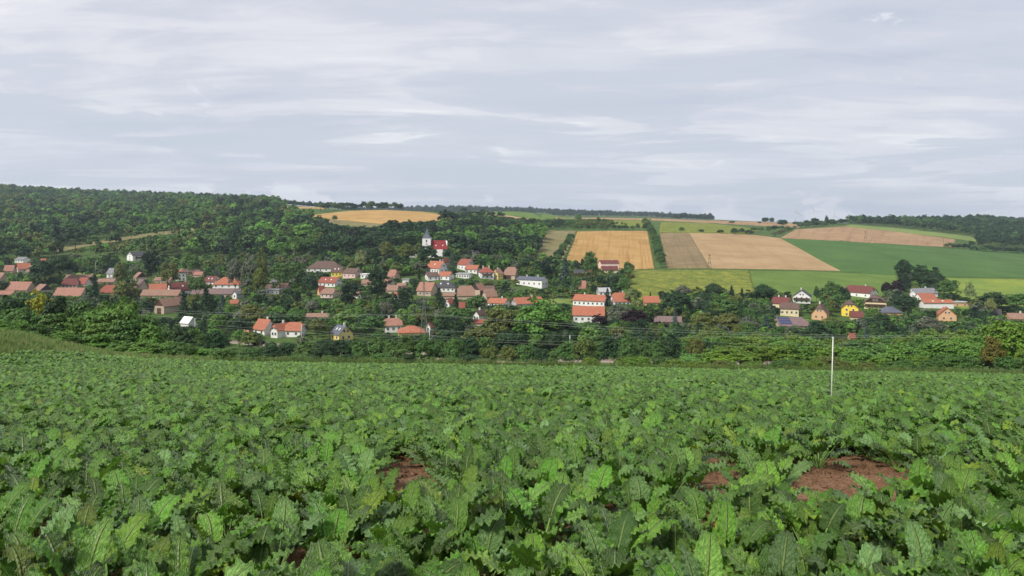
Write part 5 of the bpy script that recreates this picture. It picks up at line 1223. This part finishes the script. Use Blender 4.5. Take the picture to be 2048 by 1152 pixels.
for layer in range(3):
    LEAF[layer] = []
    for i in range(8):
        r = np.random.default_rng(100 * layer + i); e, pl_, bl, bw = leaf_params(r, layer)
        LEAF[layer].append(geo_mesh('beet_leaf', *leaf_geo(r, 40, 10, e, pl_, bl, bw)))
LAY = [0] * 4 + [1] * 6 + [2] * 4
def plant_proto(seed, nl, nw):
    r = np.random.default_rng(seed); Vs, Qs, Us, Ms = [], [], [], []; off = 0
    for k, layer in enumerate(LAY):
        e, pl_, bl, bw = leaf_params(r, layer); V, Qd, UV, MI = leaf_geo(r, nl, nw, e, pl_, bl, bw); a = k * 2.39996 + r.uniform(-.3, .3)
        Rm = np.array([[math.cos(a), -math.sin(a), 0], [math.sin(a), math.cos(a), 0], [0, 0, 1]])
        Vs.append(V @ Rm.T); Qs.append(Qd + off); Us.append(UV); Ms.append(MI); off += len(V)
    return bpy.data.objects.new('beet_stand', geo_mesh('beet_stand', np.concatenate(Vs), np.concatenate(Qs), np.concatenate(Us), np.concatenate(Ms)))
P_MID = [plant_proto(500 + i, 34, 8) for i in range(6)]; P_FAR = [plant_proto(700 + i, 16, 4) for i in range(6)]
# bare patches (photo pixels of soil): centre, half sizes
def soil_at(u, v): x, y = at(u, v, 0, 3.0); return x, y
BARE = []
for u, v, ru, rv, ex in ((815, 975, 44, 54, .12), (1428, 968, 38, 48, .13), (1680, 970, 96, 50, .18), (1272, 972, 14, 18, .10), (1945, 962, 12, 14, .10), (110, 1056, 36, 20, .05), (610, 1082, 20, 18, .06)):
    x, y = soil_at(u, v); x1, y1 = soil_at(u + ru, v); x2, y2 = soil_at(u, v - rv); x3, y3 = soil_at(u, v + rv); y3 *= .80 if rv > 40 else .86
    BARE.append((x, (y2 + y3) / 2, abs(x1 - x) + ex, abs(y2 - y3) / 2 + .14, y))
plants = []; row = 0; y = 2.6; ROWA = R(1.5)
while y < 64.5:
    sp = .225 if y > 11 else .37
    wlim = .80 * (y + 6); n = int(2 * wlim / sp)
    for i in range(n):
        x = -wlim + (i + random.uniform(-.22, .22)) * sp; yy = y + x * math.tan(ROWA) + random.uniform(-.06, .06)
        if math.hypot(x, yy) < 1.9 or yy < .6: continue
        a = x / max(yy, 14)
        if yy > 30 and a < -.30:                     # the grassy bank on the left
            if yy > 62.5 - 19 * float(sstep(-a, .42, .76)): continue
        if any(((x - b[0] * yy / b[4]) / b[2]) ** 2 + ((yy - b[1]) / b[3]) ** 2 < 1 + 1.1 * mnoise.noise(Vector((x * 1.9, yy * 1.9, 6))) for b in BARE) and random.random() > .04: continue
        if random.random() < (.06 if yy > 11 else .10): continue
        plants.append((x, yy, row))
    row += 1; y += .44
plants = np.array(plants); pz = ground(plants[:, 0], plants[:, 1])
pu, pv = pix(plants[:, 0], np.maximum(plants[:, 1], .5), pz + .3)
inframe = (pu > -60) & (pu < 2108) & (plants[:, 1] > 3.0) & (HZ - F * (pz + .62 - CZ) / plants[:, 1] < 1150)
order = [i for i in np.argsort(plants[:, 1]) if inframe[i]][:300]; near = set(order)
byrow = {}
for i in order: byrow.setdefault(int(plants[i, 2]), []).append(i)
for rk, (rw, lst) in enumerate(sorted(byrow.items())):
    lst.sort(key=lambda i: plants[i, 0])
    for k, i in enumerate(lst):
        rt = empty('beet_plant', (plants[i, 0], plants[i, 1], pz[i] - .01), random.uniform(0, 6.28)); s_ = random.uniform(.80, 1.18); rt.scale = (s_, s_, s_ * random.uniform(.95, 1.25))
        tag(rt, 'beet plant, %s from the left in the %s row from the camera' % (ORD[k] if k < len(ORD) else str(k), ORD[rk]), 'beet plant', 'beet plants in the nearest rows')
        r0 = random.uniform(0, 6.28); nleaf = random.choice((10, 11, 12, 13))
        for q, layer in enumerate(LAY[:nleaf] if nleaf < 14 else LAY):
            lf = mobj('leaf', random.choice(LEAF[layer]), None, rt, (0, 0, 0), (random.uniform(-.10, .10), random.uniform(-.10, .10), r0 + q * 2.39996 + random.uniform(-.35, .35)))
            f_ = random.uniform(.86, 1.14); lf.scale = (f_, f_ * random.uniform(.9, 1.15), f_)
rest = np.array([i for i in range(len(plants)) if i not in near]); n = len(rest)
kind = np.where(plants[rest, 1] < 22, rng.integers(0, 6, n), 6 + rng.integers(0, 6, n)); sc = rng.uniform(.68, 1.12, n)
patch = np.array([mnoise.noise(Vector((x * .12, y_ * .12, 0))) for x, y_ in plants[rest, :2]]); sc *= 1 + .14 * patch
bf = scatter('beet_field', np.column_stack([plants[rest, :2], pz[rest] - .01]), np.column_stack([rng.uniform(-.12, .12, n), rng.uniform(-.12, .12, n), rng.uniform(0, 6.28, n)]), np.column_stack([sc, sc, sc * rng.uniform(.9, 1.12, n)]), kind, np.ones((n, 4)), P_MID + P_FAR)
tag(bf, 'mass of leafy green beet plants covering the sloping field', 'crop', kind='stuff')
# cloddy reddish soil under the beets
def soil():
    xs = np.linspace(-13.5, 13.5, 300); ys = np.concatenate([np.linspace(2.0, 12.5, 200), np.linspace(12.6, 66, 130)])
    V = []; wid = np.interp(ys, [2, 12.5, 66], [.75, 1.0, 4.6])
    for y_, w in zip(ys, wid):
        for x in xs:
            X_ = x * w; V.append((X_, y_, 0))
    V = np.array(V); z = ground(V[:, 0], V[:, 1]) + .012
    nz = np.array([mnoise.fractal(Vector((a * 3.2, b * 3.2, 0)), .8, 2.1, 4) * .034 + mnoise.noise(Vector((a * 11, b * 11, 4))) * .018 if b < 13 else 0 for a, b, _ in V]); V[:, 2] = z + nz
    idx = np.arange(len(V)).reshape(len(ys), len(xs)); q = np.stack([idx[:-1, :-1].ravel(), idx[:-1, 1:].ravel(), idx[1:, 1:].ravel(), idx[1:, :-1].ravel()], 1)
    a = V[:, 0] / np.maximum(V[:, 1], 14); lim = 63 - 19 * sstep(-a, .42, .76); lim = np.where(a < -.3, lim, 64.5)
    keep = (V[q, 1] < lim[q]).all(1); q = q[keep]
    tag(mobj('field_soil', npmesh('field_soil', V, q, True), M['soil']), kind='structure')
    # clods lying on the bare patches
    m_ = []
    for b in BARE:
        for _ in range(int(260 * b[2] * b[3]) + 12):
            y_ = b[1] + random.uniform(-1.1, 1.1) * b[3]; x = b[0] * y_ / b[4] + random.uniform(-1.2, 1.2) * b[2]; s_ = random.choice((.012, .018, .03, .045)) * random.uniform(.7, 1.2); m_.append((x, y_, s_))
    Vc, Qc = [], []
    for x, y_, s_ in m_:
        z0 = gz(x, y_) + .02 + s_ * .25; b0 = len(Vc); a0 = random.uniform(0, 6.28)
        ring = [(math.cos(a0 + k * 1.0472) * s_ * random.uniform(.7, 1.2), math.sin(a0 + k * 1.0472) * s_ * random.uniform(.7, 1.2)) for k in range(6)]
        Vc += [(x + p, y_ + q_, z0 - s_ * .6) for p, q_ in ring] + [(x + p * .65, y_ + q_ * .65, z0 + s_ * random.uniform(.25, .5)) for p, q_ in ring]
        for k in range(6): Qc.append((b0 + k, b0 + (k + 1) % 6, b0 + 6 + (k + 1) % 6, b0 + 6 + k))
        Qc += [(b0 + 6, b0 + 7, b0 + 8, b0 + 9), (b0 + 6, b0 + 9, b0 + 10, b0 + 11)]
    tag(mobj('soil_clods', npmesh('soil_clods', Vc, Qc), M['soil']), 'small reddish soil clods on the bare patches', 'soil', kind='stuff')
soil()
# grass of the bank on the left and weeds along the field edge
def grass_proto(seed, n, h, spread, seedhead):
    r = np.random.default_rng(seed); V = []; Qd = []
    for i in range(n):
        a = r.uniform(0, 6.28); b = np.array([math.cos(a), math.sin(a)]) * r.uniform(0, spread); L_ = h * r.uniform(.5, 1.1); lean = np.array([math.cos(a + r.normal(0, 1)), math.sin(a + r.normal(0, 1))]) * r.uniform(.1, .55); w = r.uniform(.004, .008) * (1.6 if not seedhead else 1)
        pd = np.array([-lean[1], lean[0]]); pd /= np.linalg.norm(pd) + 1e-6; o = len(V)
        for t in (0, .35, .7, 1.0):
            c = b + lean * L_ * t * t; ww = w * (1 - t * .75)
            if seedhead and t >= .7: ww = w * 2.2 * (1.05 - .5 * (t - .7) / .3)
            z = L_ * t * (1 - .22 * t * np.linalg.norm(lean)); V += [(c[0] - pd[0] * ww, c[1] - pd[1] * ww, z), (c[0] + pd[0] * ww, c[1] + pd[1] * ww, z)]
        for k in range(3): Qd.append((o + 2 * k, o + 2 * k + 1, o + 2 * k + 3, o + 2 * k + 2))
    me = npmesh('grass_tuft', np.array(V), np.array(Qd)); me.materials.append(M['blade']); return bpy.data.objects.new('grass_tuft', me)
GP = [grass_proto(i, 46, .62, .22, False) for i in range(3)] + [grass_proto(20 + i, 30, .95, .2, True) for i in range(3)]
gpt, gk, gs, gt = [], [], [], []
def put(x, y_, k, s_, t): gpt.append((x, y_)); gk.append(k); gs.append((s_, s_, s_ * random.uniform(.8, 1.2))); gt.append(t + (1,))
for _ in range(17000):
    y_ = random.uniform(36, 78); a = random.uniform(-1.02, -.40); lim = 61.0 - 19 * float(sstep(-a, .42, .76)) + random.uniform(-2, 4) ** 2 * .1
    if y_ < lim: continue
    x = a * y_; head = random.random() < .5
    base = random.choice(((.13, .21, .05), (.17, .235, .07), (.10, .18, .035), (.23, .25, .10)))
    put(x, y_, random.randint(3, 5) if head else random.randint(0, 2), random.uniform(.35, .75), jit(base, .2))
for _ in range(2600):
    x = random.uniform(-26, 62); y_ = 64.8 + random.uniform(-.6, 5); put(x, y_, random.randint(0, 5), random.uniform(.5, 1.0), jit((.11, .16, .04), .25))
for b in BARE:                                         # a few weeds on the bare soil
    for _ in range(5):
        a = random.uniform(0, 6.28); y_ = b[1] + math.sin(a) * b[3] * .8; put(b[0] * y_ / b[4] + math.cos(a) * b[2] * .8, y_, random.randint(0, 2), random.uniform(.12, .25), jit((.09, .16, .035), .2))
gpt = np.array(gpt); gzv = ground(gpt[:, 0], gpt[:, 1])
gr = scatter('bank_grass', np.column_stack([gpt, gzv - .02]), [(0, 0, random.uniform(0, 6.28)) for _ in gk], gs, gk, gt, GP)
tag(gr, 'tall pale grass on the bank at the left field edge', 'grass', kind='stuff')

# ------------------------------------------------------------------ air
lowest = float(Z.min()) - 1.5; xr = float(np.abs(X).max()) + 20
hz = mobj('haze', MB().box(-xr, xr, -60, float(D_ROW.max()) + 40, lowest, CZ + 175).mesh('haze'))
mh_ = bpy.data.materials.new('haze_air'); mh_.use_nodes = True; t_ = mh_.node_tree; t_.nodes.clear(); new, link = NT(t_)
vo = new('ShaderNodeOutputMaterial'); pv_ = new('ShaderNodeVolumePrincipled', inp={'Density': 0.75e-4, 'Anisotropy': .2}); pv_.inputs['Color'].default_value = (.70, .82, .98, 1)
link(pv_.outputs[0], vo.inputs['Volume']); hz.data.materials.append(mh_); tag(hz, kind='stuff')
